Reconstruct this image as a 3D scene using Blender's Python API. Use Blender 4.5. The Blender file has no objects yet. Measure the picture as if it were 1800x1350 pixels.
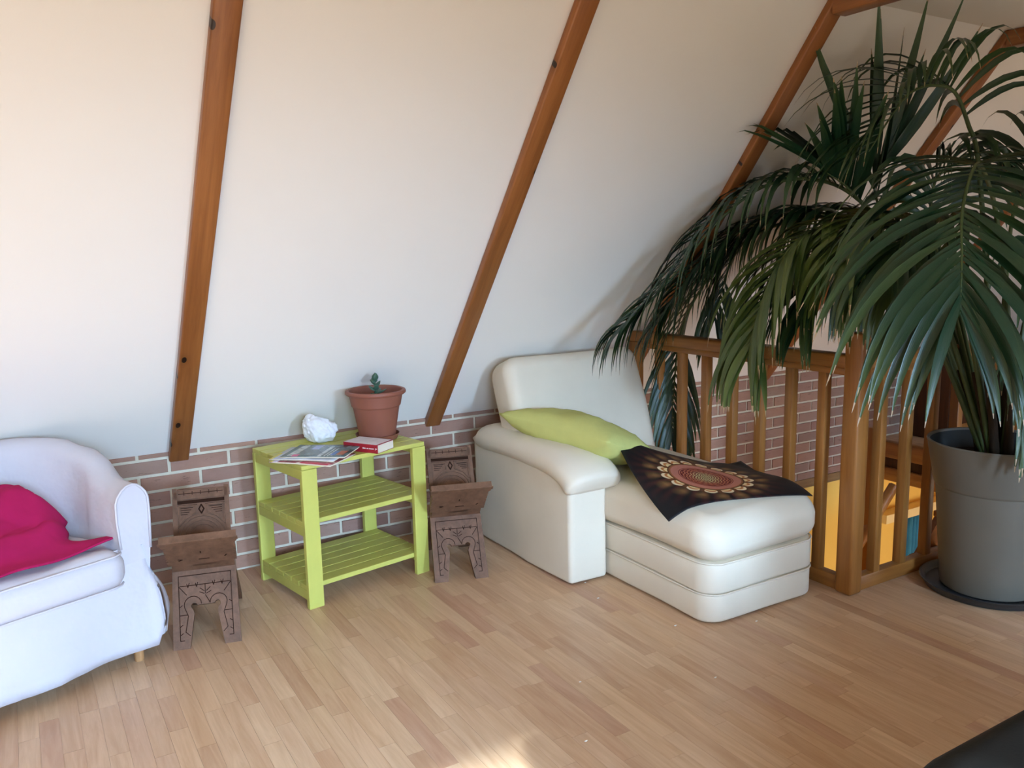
import bpy, bmesh, math, random
from mathutils import Vector, Matrix, noise, Euler

# ------------------------------------------------------------------ scene, camera, light
SC = bpy.context.scene
COL = SC.collection
random.seed(7)
R = math.radians

SC.view_settings.view_transform = 'Standard'
SC.view_settings.look = 'None'
SC.view_settings.gamma = 1.0
SC.view_settings.use_curve_mapping = False
SC.view_settings.exposure = -0.68
SC.cycles.max_bounces = 8
SC.cycles.diffuse_bounces = 6
SC.cycles.sample_clamp_indirect = 12.0

cam_data = bpy.data.cameras.new('camera')
cam_data.sensor_fit = 'HORIZONTAL'
cam_data.sensor_width = 36.0
cam_data.lens = 1462.4 * 36.0 / 1800.0
cam_data.clip_start = 0.02
CAM = bpy.data.objects.new('camera', cam_data)
COL.objects.link(CAM)
def cam_matrix(yaw, pitch, roll, loc):
    cy, sy, cp, sp = math.cos(yaw), math.sin(yaw), math.cos(pitch), math.sin(pitch)
    f = Vector((sy*cp, cy*cp, sp)); r = Vector((cy, -sy, 0)); u = r.cross(f)
    c, s = math.cos(roll), math.sin(roll)
    r2 = c*r + s*u; u2 = -s*r + c*u
    m = Matrix((r2, u2, -f)).transposed().to_4x4()
    m.translation = Vector(loc)
    return m
CAM.matrix_world = cam_matrix(0.538365, -0.160172, -0.020476, (0, 0, 1.41))
SC.camera = CAM

# world: soft blue-white sky seen through the roof windows
W = bpy.data.worlds.new('sky'); SC.world = W; W.use_nodes = True
bg = W.node_tree.nodes['Background']
bg.inputs[0].default_value = (0.62, 0.78, 1.0, 1); bg.inputs[1].default_value = 1.0

# geometry of the attic
YW, ZK, ZC = 3.734, 0.585, 2.363             # knee wall, its top, ceiling
SA = R(51.0)
YC = YW - (ZC - ZK)/math.tan(SA)             # where the slope meets the ceiling
YS, YSC = -2.60, -2.60 + (ZC - ZK)/math.tan(SA)
XL, XR_ = -2.6, 7.2

def light(name, kind, loc, target, energy, color, **kw):
    d = bpy.data.lights.new(name, kind); d.energy = energy; d.color = color
    for k, v in kw.items(): setattr(d, k, v)
    o = bpy.data.objects.new(name, d); COL.objects.link(o); o.location = loc
    o.rotation_euler = (Vector(target) - Vector(loc)).to_track_quat('-Z', 'Y').to_euler()
    return o
# roof windows in the slope behind the camera: (x0, x1, z0, z1)
WINS = [(-0.95, 0.45, 0.90, 1.90), (1.30, 1.80, 0.95, 1.615), (4.35, 5.25, 0.90, 1.60)]
WPOW = [200, 180, 85]
def south(x, z, off=0.0):                    # point on the rear slope, off = distance outwards
    y = YS + (z - ZK)/math.tan(SA)
    return Vector((x, y - off*math.sin(SA), z + off*math.cos(SA)))
for (x0, x1, z0, z1), p in zip(WINS, WPOW):
    c = south((x0+x1)/2, (z0+z1)/2, 0.03)
    n = Vector((0, math.sin(SA), -math.cos(SA)))
    L = light('roof_window_daylight', 'AREA', c, c + n, p, (0.435, 0.67, 1.0), shape='RECTANGLE', size=(x1-x0)*0.9, size_y=(z1-z0)/math.sin(SA)*0.9, spread=R(100))
# low sun through the middle roof window: leaves a bright patch on the floor just below the frame
sun_dir = Vector((-0.55, 3.42, -1.55)).normalized()
SUN = light('sun', 'SUN', (0.8, -6, 4), Vector((0.8, -6, 4)) + sun_dir, 62.0, (0.71, 0.86, 1.0), angle=R(2.0))
# area lamp added out of view, for the daylight on the yellow wall downstairs
light('downstairs_added_daylight', 'AREA', (4.9, 0.9, -1.3), (4.6, 3.7, -0.9), 80, (1.0, 0.93, 0.80), shape='RECTANGLE', size=1.6, size_y=1.1)

# ------------------------------------------------------------------ helpers
def link(o, parent=None):
    COL.objects.link(o)
    if parent is not None: o.parent = parent
    return o
def tag(o, label=None, cat=None, group=None, kind=None):
    if label: o['label'] = label
    if cat: o['category'] = cat
    if group: o['group'] = group
    if kind: o['kind'] = kind
    return o
def empty(name, loc=(0,0,0), rz=0, label=None, cat=None, group=None, kind=None):
    o = bpy.data.objects.new(name, None); o.empty_display_size = 0.1
    o.location = loc; o.rotation_euler = (0, 0, rz); COL.objects.link(o)
    return tag(o, label, cat, group, kind)
def mesh(name, verts, faces, mat=None, parent=None, smooth=None, uvs=None, loc=None, rot=None):
    me = bpy.data.meshes.new(name)
    me.from_pydata([tuple(v) for v in verts], [], faces); me.update()
    return finish(name, me, mat, parent, smooth, uvs, loc, rot)
def finish(name, me, mat, parent, smooth, uvs=None, loc=None, rot=None):
    if uvs is not None:
        l = me.uv_layers.new(name='UVMap')
        for lp in me.loops: l.data[lp.index].uv = uvs[lp.vertex_index]
    if mat: me.materials.append(mat)
    if smooth is not None:
        for p in me.polygons: p.use_smooth = True
        if smooth < 179: me.set_sharp_from_angle(angle=R(smooth))
    o = bpy.data.objects.new(name, me)
    if loc is not None: o.location = loc
    if rot is not None: o.rotation_euler = rot
    return link(o, parent)
def frombm(name, bm, mat=None, parent=None, smooth=None, loc=None, rot=None):
    me = bpy.data.meshes.new(name)
    bmesh.ops.recalc_face_normals(bm, faces=bm.faces)
    bm.to_mesh(me); bm.free()
    return finish(name, me, mat, parent, smooth, None, loc, rot)
class MB:
    def __init__(s): s.v = []; s.f = []
    def add(s, vs, fs):
        b = len(s.v); s.v += [Vector(v) for v in vs]; s.f += [tuple(i + b for i in f) for f in fs]; return s
    def box(s, x0, x1, y0, y1, z0, z1, M=None):
        vs = [Vector((x, y, z)) for z in (z0, z1) for y in (y0, y1) for x in (x0, x1)]
        if M: vs = [M @ v for v in vs]
        return s.add(vs, [(0,2,3,1),(4,5,7,6),(0,1,5,4),(2,6,7,3),(0,4,6,2),(1,3,7,5)])
    def tube(s, pts, rad, n=8, cap=True):
        P = [Vector(p) for p in pts]; N = len(P)
        rad = rad if isinstance(rad, (list, tuple)) else [rad]*N
        b = len(s.v); up = Vector((0,0,1))
        for i, p in enumerate(P):
            t = (P[min(i+1,N-1)] - P[max(i-1,0)]).normalized()
            a = t.cross(up)
            if a.length < 1e-3: a = t.cross(Vector((1,0,0)))
            a.normalize(); c = a.cross(t); up = c
            for k in range(n):
                an = 2*math.pi*k/n
                s.v.append(p + rad[i]*(a*math.cos(an) + c*math.sin(an)))
        for i in range(N-1):
            for k in range(n):
                k2 = (k+1) % n
                s.f.append((b+i*n+k, b+i*n+k2, b+(i+1)*n+k2, b+(i+1)*n+k))
        if cap:
            s.f.append(tuple(b+k for k in range(n))[::-1]); s.f.append(tuple(b+(N-1)*n+k for k in range(n)))
        return s
    def build(s, name, mat=None, parent=None, smooth=None, loc=None, rot=None):
        return mesh(name, s.v, s.f, mat, parent, smooth, None, loc, rot)
def bbox(name, x0, x1, y0, y1, z0, z1, mat, parent=None, bev=0.004, seg=2, M=None, loc=None, rot=None):
    bm = bmesh.new(); bmesh.ops.create_cube(bm, size=1)
    for v in bm.verts: v.co = Vector(((x0+x1)/2 + v.co.x*(x1-x0), (y0+y1)/2 + v.co.y*(y1-y0), (z0+z1)/2 + v.co.z*(z1-z0)))
    if bev: bmesh.ops.bevel(bm, geom=bm.edges[:], offset=bev, segments=seg, affect='EDGES', profile=0.5)
    if M: bmesh.ops.transform(bm, matrix=M, verts=bm.verts)
    return frombm(name, bm, mat, parent, 35 if bev else None, loc, rot)
def rrect(w, d, r, n=6):
    r = min(r, w/2 - 1e-4, d/2 - 1e-4); pts = []
    for cx, cy, a0 in ((w/2-r, d/2-r, 0), (-w/2+r, d/2-r, 90), (-w/2+r, -d/2+r, 180), (w/2-r, -d/2+r, 270)):
        for k in range(n+1):
            a = R(a0 + 90*k/n); pts.append((cx + r*math.cos(a), cy + r*math.sin(a)))
    return pts
def slab(name, w, d, prof, rp, mat, parent=None, n=7, sub=5, warp=None, loc=None, rot=None, smooth=60):
    """rounded-rectangle body: prof = [(outset, z), ...] bottom to top; gridded caps"""
    vs, fs = [], []; base = None
    # edge subdivision so that warps show
    def ring(o):
        p = rrect(w + 2*o, d + 2*o, max(rp + o, 0.004), n); out = []
        for i in range(len(p)):
            a, b = p[i], p[(i+1) % len(p)]
            k = sub if (i % (n+1)) == n else 1
            for j in range(k): out.append((a[0]+(b[0]-a[0])*j/k, a[1]+(b[1]-a[1])*j/k))
        return out
    m = len(ring(0))
    for o, z in prof: vs += [Vector((x, y, z)) for x, y in ring(o)]
    for i in range(len(prof)-1):
        for k in range(m):
            k2 = (k+1) % m; fs.append((i*m+k, i*m+k2, (i+1)*m+k2, (i+1)*m+k))
    for which, (o, z) in ((0, prof[0]), (1, prof[-1])):
        prev = [((len(prof)-1)*m if which else 0) + k for k in range(m)]
        ro = ring(o)
        for s in (0.75, 0.45, 0.15):
            cur = []
            for k in range(m): vs.append(Vector((ro[k][0]*s, ro[k][1]*s, z))); cur.append(len(vs)-1)
            for k in range(m):
                k2 = (k+1) % m
                q = (prev[k], prev[k2], cur[k2], cur[k]); fs.append(q if which else q[::-1])
            prev = cur
        fs.append(tuple(prev) if which else tuple(prev[::-1]))
    if warp: vs = [warp(v) for v in vs]
    return mesh(name, vs, fs, mat, parent, smooth, None, loc, rot)
def lathe(name, prof, mat, parent=None, n=48, loc=None, smooth=40):
    vs, fs = [], []
    for r, z in prof:
        for k in range(n):
            a = 2*math.pi*k/n; vs.append(Vector((r*math.cos(a), r*math.sin(a), z)))
    for i in range(len(prof)-1):
        for k in range(n):
            k2 = (k+1) % n; fs.append((i*n+k, i*n+k2, (i+1)*n+k2, (i+1)*n+k))
    fs.append(tuple(range(n))[::-1]); b = (len(prof)-1)*n; fs.append(tuple(b+k for k in range(n)))
    return mesh(name, vs, fs, mat, parent, smooth, None, loc)
def sheet(name, fn, nu, nv, mat, parent=None, thick=0.004, smooth=180, loc=None, rot=None):
    """closed thin cloth/paper: fn(u,v)->Vector; both faces plus rim"""
    P = [[Vector(fn(i/nu, j/nv)) for j in range(nv+1)] for i in range(nu+1)]
    vs, uv = [], []; W_ = nv+1
    def nrm(i, j):
        a = P[min(i+1,nu)][j]-P[max(i-1,0)][j]; b = P[i][min(j+1,nv)]-P[i][max(j-1,0)]
        c = a.cross(b); return c.normalized() if c.length > 1e-9 else Vector((0,0,1))
    for i in range(nu+1):
        for j in range(nv+1): vs.append(P[i][j]); uv.append((i/nu, j/nv))
    for i in range(nu+1):
        for j in range(nv+1): vs.append(P[i][j] - nrm(i,j)*thick); uv.append((i/nu, j/nv))
    o = (nu+1)*W_; fs = []
    for i in range(nu):
        for j in range(nv):
            a = i*W_+j; q = (a, a+W_, a+W_+1, a+1); fs.append(q); fs.append(tuple(x+o for x in q[::-1]))
    for i in range(nu):
        for j in (0, nv):
            a = i*W_+j; b = a+W_; fs.append((a, a+o, b+o, b) if j == 0 else (b, b+o, a+o, a))
    for j in range(nv):
        for i in (0, nu):
            a = i*W_+j; b = a+1; fs.append((b, b+o, a+o, a) if i == 0 else (a, a+o, b+o, b))
    return mesh(name, vs, fs, mat, parent, smooth, uv, loc, rot)
def plate(name, loops, t, mat, parent=None, M=None, smooth=None):
    """flat polygon (x,y outlines, first outer) extruded by t along z"""
    bm = bmesh.new(); edges = []
    for lp in loops:
        vv = [bm.verts.new((x, y, 0)) for x, y in lp]
        for i in range(len(vv)): edges.append(bm.edges.new((vv[i], vv[(i+1) % len(vv)])))
    r = bmesh.ops.triangle_fill(bm, use_beauty=True, use_dissolve=False, edges=edges)
    f = [g for g in r['geom'] if isinstance(g, bmesh.types.BMFace)]
    e = bmesh.ops.extrude_face_region(bm, geom=f)
    bmesh.ops.translate(bm, vec=(0, 0, t), verts=[v for v in e['geom'] if isinstance(v, bmesh.types.BMVert)])
    if M: bmesh.ops.transform(bm, matrix=M, verts=bm.verts)
    return frombm(name, bm, mat, parent, smooth)
def catmull(P, n):
    P = [Vector(p) for p in P]; P = [2*P[0]-P[1]] + P + [2*P[-1]-P[-2]]; out = []
    S = len(P)-3
    for i in range(n+1):
        t = min(i/n*S, S-1e-6); k = int(t); u = t-k
        a, b, c, d = P[k:k+4]
        out.append(0.5*((2*b) + (c-a)*u + (2*a-5*b+4*c-d)*u*u + (3*b-a-3*c+d)*u**3))
    return out
def fbm(p, s=1.0, seed=0.0): return noise.fractal(Vector(p)*s + Vector((seed, seed*1.7, -seed)), 1.0, 2.0, 4)

# ------------------------------------------------------------------ materials
class N:
    def __init__(s, name):
        s.m = bpy.data.materials.new(name); s.m.use_nodes = True; s.t = s.m.node_tree
        s.b = s.t.nodes['Principled BSDF']
    def n(s, t, **kw):
        x = s.t.nodes.new(t)
        for k, v in kw.items(): setattr(x, k, v)
        return x
    def l(s, a, b): s.t.links.new(a, b)
    def put(s, sock, v):
        if hasattr(v, 'is_output') or isinstance(v, bpy.types.NodeSocket): s.l(v, sock)
        else: sock.default_value = v
    def math(s, op, a, b=0.0, c=0.0, clamp=False):
        x = s.n('ShaderNodeMath', operation=op, use_clamp=clamp)
        for i, v in enumerate((a, b, c)): s.put(x.inputs[i], v)
        return x.outputs[0]
    def mix(s, f, a, b, blend='MIX'):
        x = s.n('ShaderNodeMix', data_type='RGBA', blend_type=blend)
        s.put(x.inputs[0], f); s.put(x.inputs[6], a); s.put(x.inputs[7], b)
        return x.outputs[2]
    def ramp(s, f, stops):
        x = s.n('ShaderNodeValToRGB'); e = x.color_ramp.elements
        while len(e) < len(stops): e.new(0.5)
        for q, (p, c) in zip(e, stops): q.position = p; q.color = (*c, 1) if len(c) == 3 else c
        s.l(f, x.inputs[0]); return x.outputs[0]
    def coord(s, kind='Object', scale=(1,1,1), rnd=0.0):
        if kind == 'World': o = s.n('ShaderNodeNewGeometry').outputs['Position']
        else: o = s.n('ShaderNodeTexCoord').outputs[kind]
        if rnd:
            r = s.n('ShaderNodeObjectInfo').outputs['Random']
            v = s.n('ShaderNodeVectorMath', operation='ADD'); s.l(o, v.inputs[0])
            w = s.math('MULTIPLY', r, rnd); s.l(w, v.inputs[1]); o = v.outputs[0]
        m = s.n('ShaderNodeMapping'); m.inputs['Scale'].default_value = scale; s.l(o, m.inputs[0])
        return m.outputs[0]
    def noise(s, vec, scale, detail=3, rough=0.5, dist=0.0):
        x = s.n('ShaderNodeTexNoise'); x.inputs['Scale'].default_value = scale
        x.inputs['Detail'].default_value = detail; x.inputs['Roughness'].default_value = rough; x.inputs['Distortion'].default_value = dist
        s.l(vec, x.inputs['Vector']); return x.outputs[0]
    def bump(s, h, strength=0.2, dist=0.002):
        x = s.n('ShaderNodeBump'); x.inputs['Strength'].default_value = strength; x.inputs['Distance'].default_value = dist
        s.l(h, x.inputs['Height']); s.l(x.outputs[0], s.b.inputs['Normal'])
    def col(s, c): s.put(s.b.inputs['Base Color'], c if not isinstance(c, tuple) or len(c) == 4 else (*c, 1))
    def set(s, rough=0.5, spec=0.4, metal=0.0):
        s.put(s.b.inputs['Roughness'], rough); s.b.inputs['Specular IOR Level'].default_value = spec; s.b.inputs['Metallic'].default_value = metal
        return s.m
def C(r, g, b):                                   # sRGB 0-255 -> linear
    f = lambda v: v/12.92 if v <= 0.04045 else ((v+0.055)/1.055)**2.4
    return (f(r/255), f(g/255), f(b/255))
def plain(name, c, rough=0.5, spec=0.4, var=0.12, vs=6.0, bs=0.0, bscale=80.0, bd=0.002, coord='Object', stretch=(1,1,1)):
    k = N(name); v = k.coord(coord, stretch)
    f = k.noise(v, vs, 4, 0.6)
    d = tuple(x*(1-var) for x in c); e = tuple(min(1, x*(1+var)) for x in c)
    k.col(k.ramp(f, [(0.3, d), (0.7, e)]))
    if bs: k.bump(k.noise(v, bscale, 3, 0.6), bs, bd)
    return k.set(rough, spec)
def wood(name, c1, c2, axis=2, rough=0.45, spec=0.4, knots=0.0, gs=1.0, rnd=3.0, coord='Object', bs=0.15):
    k = N(name); sc = [22*gs, 22*gs, 22*gs]; sc[axis] = 1.6*gs
    v = k.coord(coord, tuple(sc), rnd)
    a = k.noise(v, 1.0, 5, 0.6, 0.6)
    sc2 = [70*gs]*3; sc2[axis] = 3.0*gs
    f = k.noise(k.coord(coord, tuple(sc2), rnd), 1.0, 3, 0.7)
    t = k.math('ADD', k.math('MULTIPLY', a, 0.7), k.math('MULTIPLY', f, 0.3))
    c = k.ramp(t, [(0.33, c1), (0.66, c2)])
    if knots:
        vo = k.n('ShaderNodeTexVoronoi', voronoi_dimensions='2D'); vo.inputs['Scale'].default_value = 1.0
        sx = k.n('ShaderNodeSeparateXYZ'); k.l(k.coord(coord, (1,1,1), rnd), sx.inputs[0])
        cx = k.n('ShaderNodeCombineXYZ'); k.l(k.math('MULTIPLY', sx.outputs[0], 9.0), cx.inputs[0]); k.l(k.math('MULTIPLY', sx.outputs[axis], 5.5), cx.inputs[1])
        k.l(cx.outputs[0], vo.inputs['Vector'])
        near = k.math('LESS_THAN', vo.outputs['Distance'], 0.085)
        sp = k.n('ShaderNodeSeparateColor'); k.l(vo.outputs['Color'], sp.inputs[0])
        rare = k.math('LESS_THAN', sp.outputs[0], knots)
        halo = k.math('MULTIPLY', k.math('SUBTRACT', 1.0, k.math('MULTIPLY', vo.outputs['Distance'], 4.0), clamp=True), rare)
        c = k.mix(k.math('MULTIPLY', halo, 0.5), c, (*[x*0.5 for x in c1], 1))
        c = k.mix(k.math('MULTIPLY', near, rare), c, (0.02, 0.008, 0.004, 1))
    k.col(c)
    if bs: k.bump(t, bs, 0.001)
    return k.set(rough, spec)

M = {}
M['plaster'] = plain('white plaster', C(238, 232, 222), 0.85, 0.2, 0.012, 1.2, 0.12, 220, 0.001, 'World')
M['ceiling'] = plain('ceiling paint', C(226, 220, 208), 0.9, 0.2, 0.015, 1.2, 0.08, 160, 0.001, 'World')
M['beam'] = wood('orange stained beam', C(124, 72, 32), C(162, 102, 52), 2, 0.38, 0.45, 0.35)
M['rail'] = wood('honey pine railing', C(128, 80, 34), C(166, 110, 52), 2, 0.36, 0.45, 0.0)
M['railx'] = wood('honey pine rail along x', C(128, 80, 34), C(166, 110, 52), 0, 0.36, 0.45, 0.0)
M['raily'] = wood('honey pine rail along y', C(128, 80, 34), C(166, 110, 52), 1, 0.36, 0.45, 0.0)
M['darkwood'] = wood('dark brown wood', C(52, 28, 14), C(82, 46, 22), 2, 0.5, 0.3)
M['mortar'] = plain('pale mortar', C(214, 206, 184), 0.95, 0.1, 0.06, 30, 0.3, 300, 0.002, 'World')
def brick_mat():
    k = N('rose brown brick'); r = k.n('ShaderNodeObjectInfo').outputs['Random']
    c = k.ramp(r, [(0.0, C(162,126,108)), (0.25, C(176,137,116)), (0.5, C(158,122,108)), (0.75, C(170,137,120)), (1.0, C(154,127,112))])
    v = k.coord('World', (1,1,2.2), 9.0); a = k.noise(v, 9, 4, 0.65)
    c = k.mix(k.math('MULTIPLY', k.math('SUBTRACT', a, 0.35, clamp=True), 1.1), c, (*C(140,107,92), 1))
    st = k.noise(k.coord('World', (14, 14, 90), 5.0), 1.0, 4, 0.7)
    c = k.mix(k.math('MULTIPLY', k.math('GREATER_THAN', st, 0.64), 0.45), c, (*C(92,68,62), 1))
    k.col(c); k.bump(k.noise(v, 120, 4, 0.7), 0.35, 0.002)
    return k.set(0.9, 0.2)
M['brick'] = brick_mat()
def floor_mat(base=False):
    k = N('beech laminate' + (' far' if base else ''))
    if base:
        bt = k.n('ShaderNodeTexBrick'); k.l(k.coord('World', (1,1,1)), bt.inputs[0])
        m = bt.inputs; m['Color1'].default_value = (0,0,0,1); m['Color2'].default_value = (1,1,1,1); m['Mortar'].default_value = (0.2,)*3+(1,)
        m['Scale'].default_value = 1; m['Mortar Size'].default_value = 0; m['Brick Width'].default_value = 0.35; m['Row Height'].default_value = 0.055
        r = k.math('ADD', bt.outputs[0], 0.0); rnd = 0
    else: r = k.n('ShaderNodeObjectInfo').outputs['Random']; rnd = 13.0
    c = k.ramp(r, [(0.0, C(190,154,122)), (0.14, C(208,176,142)), (0.3, C(198,164,130)), (0.46, C(214,184,150)), (0.6, C(190,152,124)), (0.72, C(206,172,136)), (0.86, C(212,180,146)), (1.0, C(196,160,126))])
    a = k.noise(k.coord('World', (26, 2.6, 1), rnd), 1.0, 5, 0.62, 1.2)
    b = k.noise(k.coord('World', (110, 5, 1), rnd), 1.0, 2, 0.5)
    g = k.math('ADD', k.math('MULTIPLY', a, 0.75), k.math('MULTIPLY', b, 0.25))
    dark = k.mix(1.0, c, (0.80, 0.70, 0.62, 1), 'MULTIPLY'); lite = k.mix(1.0, c, (1.06, 1.05, 1.04, 1), 'MULTIPLY')
    k.col(k.mix(k.math('MULTIPLY', k.math('SUBTRACT', g, 0.30, clamp=True), 2.6, clamp=True), dark, lite))
    return k.set(0.34, 0.42)
M['floor'] = floor_mat(); M['floorbase'] = floor_mat(True)
M['green'] = plain('lime green paint', C(190, 188, 94), 0.42, 0.4, 0.05, 9, 0.1, 60, 0.001)
M['terra'] = plain('terracotta plastic', C(140, 84, 66), 0.5, 0.4, 0.04, 8)
M['soil'] = plain('dark potting soil', C(44, 32, 26), 0.95, 0.1, 0.4, 60, 0.8, 120, 0.006)
M['succulent'] = plain('grey green succulent', C(72, 104, 84), 0.45, 0.4, 0.15, 20)
M['stone'] = plain('white rough stone', C(236, 238, 242), 0.7, 0.4, 0.05, 25, 0.6, 60, 0.006)
M['paper'] = plain('page paper', C(226, 214, 190), 0.85, 0.2, 0.06, 3, 0.3, 1.0, 0.001, 'Object', (1, 1, 900))
M['redbook'] = plain('crimson book cloth', C(150, 26, 40), 0.5, 0.4, 0.05)
M['whiteprint'] = plain('white print', C(232, 226, 222), 0.6, 0.3, 0.02)
M['bookcover'] = plain('pale grey book cover', C(214, 206, 206), 0.55, 0.4, 0.12, 26)
M['carved'] = wood('carved brown wood', C(90, 64, 46), C(122, 88, 66), 1, 0.6, 0.3, 0.0, 0.8)
M['groove'] = plain('carved groove', C(48, 28, 18), 0.8, 0.1, 0.1)
M['sofa'] = plain('ivory leatherette', C(222, 211, 190), 0.5, 0.35, 0.035, 3.5, 0.10, 240, 0.001)
M['cover'] = plain('white cotton slipcover', C(200, 197, 203), 0.9, 0.2, 0.02, 5, 0.5, 11, 0.010)
M['magenta'] = plain('crimson pink blanket', C(170, 28, 82), 0.95, 0.15, 0.09, 12, 0.35, 420, 0.001)
M['lime'] = plain('lime cushion cotton', C(196, 196, 118), 0.9, 0.15, 0.05, 10, 0.3, 16, 0.004)
M['leg'] = wood('pale turned wood', C(150, 106, 66), C(186, 142, 96), 2, 0.45)
M['greypot'] = plain('taupe grey plastic', C(104, 98, 86), 0.5, 0.35, 0.04, 5)
M['potin'] = plain('pot inside dark', C(52, 52, 50), 0.7, 0.2, 0.06)
M['saucer'] = plain('black plastic saucer', C(40, 42, 44), 0.35, 0.5, 0.08)
M['black'] = plain('black leather', C(26, 25, 22), 0.6, 0.25, 0.15, 12, 0.3, 120, 0.002)
M['yellow'] = plain('yellow wall paint', C(238, 200, 104), 0.8, 0.2, 0.02, 2, 0.08, 90, 0.001, 'World')
M['cream'] = plain('cream lintel', C(232, 214, 160), 0.7, 0.2, 0.02)
M['blue'] = plain('blue curtain', C(58, 124, 160), 0.9, 0.1, 0.15, 12)
M['metal'] = plain('brushed lamp metal', C(150, 140, 126), 0.3, 0.5, 0.05)
M['trimwood'] = wood('grey brown trim', C(116, 92, 60), C(146, 118, 80), 0, 0.6)
M['stair'] = wood('dark oak stair', C(92, 54, 26), C(126, 78, 40), 1, 0.45)
M['crumb'] = plain('white crumb', C(240, 236, 226), 0.9, 0.1, 0.02)
def leaf_mat():
    k = N('palm leaf'); uv = k.n('ShaderNodeTexCoord').outputs['UV']
    sp = k.n('ShaderNodeSeparateXYZ'); k.l(uv, sp.inputs[0])
    at = k.n('ShaderNodeAttribute', attribute_name='tint').outputs['Fac']
    a = k.noise(k.coord('World'), 5.0, 3, 0.6)
    g = k.mix(k.math('ADD', k.math('MULTIPLY', at, 0.8), k.math('MULTIPLY', k.math('SUBTRACT', a, 0.5), 0.3), clamp=True), (*C(24,56,35),1), (*C(104,116,42),1))
    # outer third a little paler, last bit dry
    g = k.mix(k.math('MULTIPLY', k.math('SUBTRACT', sp.outputs[1], 0.55, clamp=True), 0.6, clamp=True), g, (*C(108,128,60),1))
    g = k.mix(k.math('GREATER_THAN', k.math('ADD', sp.outputs[1], k.math('MULTIPLY', at, 0.06)), 0.955), g, (*C(176,150,116),1))
    k.col(g)
    rib = k.math('ABSOLUTE', k.math('SUBTRACT', sp.outputs[0], 0.5))
    k.bump(k.math('SINE', k.math('MULTIPLY', sp.outputs[0], 40.0)), 0.12, 0.0008)
    k.b.inputs['Coat Weight'].default_value = 0.0
    return k.set(0.36, 0.5)
M['leaf'] = leaf_mat()
M['rachis'] = plain('palm stem', C(70, 84, 44), 0.5, 0.4, 0.15, 12)
M['trunk'] = plain('palm sheath', C(58, 44, 30), 0.8, 0.2, 0.3, 30, 0.5, 60, 0.004, 'Object', (1,1,0.15))
def mandala_mat():
    k = N('black sheet printed with a mandala'); uv = k.n('ShaderNodeTexCoord').outputs['UV']
    sp = k.n('ShaderNodeSeparateXYZ'); k.l(uv, sp.inputs[0])
    x = k.math('MULTIPLY', k.math('SUBTRACT', sp.outputs[0], 0.47), 1.62); y = k.math('MULTIPLY', k.math('SUBTRACT', sp.outputs[1], 0.48), 1.34)
    r = k.math('SQRT', k.math('ADD', k.math('MULTIPLY', x, x), k.math('MULTIPLY', y, y)))
    th = k.math('ARCTAN2', y, x)
    def band(lo, hi, soft=0.012):
        a = k.math('DIVIDE', k.math('SUBTRACT', r, lo), soft, clamp=True); b = k.math('DIVIDE', k.math('SUBTRACT', hi, r), soft, clamp=True)
        return k.math('MULTIPLY', a, b)
    nz = k.noise(uv, 7, 3, 0.6)
    ray = k.math('POWER', k.math('ABSOLUTE', k.math('COSINE', k.math('MULTIPLY', th, 18.0))), 2.0)
    ray2 = k.math('POWER', k.math('ABSOLUTE', k.math('COSINE', k.math('ADD', k.math('MULTIPLY', th, 9.0), 0.4))), 2.0)
    fall = k.math('MULTIPLY', band(0.40, 0.50, 0.06), 1.0)
    c = (0.006, 0.0055, 0.007, 1)
    w = k.math('MULTIPLY', ray, k.math('DIVIDE', k.math('SUBTRACT', 0.84, r), 0.42, clamp=True))
    c = k.mix(k.math('MULTIPLY', k.math('MULTIPLY', w, 0.55), k.math('ADD', nz, 0.2)), c, (*C(120, 54, 46), 1))
    w = k.math('MULTIPLY', ray2, band(0.47, 0.66, 0.09))
    c = k.mix(k.math('MULTIPLY', k.math('MULTIPLY', w, k.math('ADD', nz, 0.1)), 0.75), c, (*C(176, 132, 76), 1))
    c = k.mix(k.math('MULTIPLY', band(0.36, 0.50, 0.05), 0.75), c, (*C(124, 78, 44), 1))
    pet = k.math('ADD', 0.40, k.math('MULTIPLY', k.math('POWER', k.math('ABSOLUTE', k.math('COSINE', k.math('MULTIPLY', th, 8.0))), 0.6), 0.10))
    def petal(lo, scale, colr, c):
        inn = k.math('DIVIDE', k.math('SUBTRACT', k.math('MULTIPLY', pet, scale), r), 0.01, clamp=True)
        out = k.math('DIVIDE', k.math('SUBTRACT', r, lo), 0.01, clamp=True)
        wid = k.math('GREATER_THAN', k.math('ABSOLUTE', k.math('COSINE', k.math('MULTIPLY', th, 8.0))), 0.42)
        return k.mix(k.math('MULTIPLY', k.math('MULTIPLY', inn, out), wid), c, (*colr, 1))
    c = petal(0.40, 1.0, C(226, 204, 164), c); c = petal(0.395, 0.93, C(190, 120, 66), c); c = petal(0.39, 0.87, C(222, 196, 140), c)
    c = k.mix(band(0.0, 0.385, 0.01), c, (*C(150, 92, 54), 1))
    c = k.mix(band(0.0, 0.365, 0.008), c, (*C(186, 116, 96), 1))
    c = k.mix(band(0.0, 0.285, 0.008), c, (*C(112, 34, 32), 1))
    c = k.mix(band(0.262, 0.275, 0.004), c, (*C(190, 118, 92), 1))
    f1 = k.math('MULTIPLY', k.math('SINE', k.math('ADD', k.math('MULTIPLY', r, 95.0), k.math('MULTIPLY', th, 6.0))), k.math('SINE', k.math('SUBTRACT', k.math('MULTIPLY', r, 95.0), k.math('MULTIPLY', th, 6.0))))
    f2 = k.math('GREATER_THAN', k.math('ABSOLUTE', f1), 0.45)
    c = k.mix(k.math('MULTIPLY', f2, band(0.0, 0.255, 0.01)), c, (*C(186, 110, 76), 1))
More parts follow.
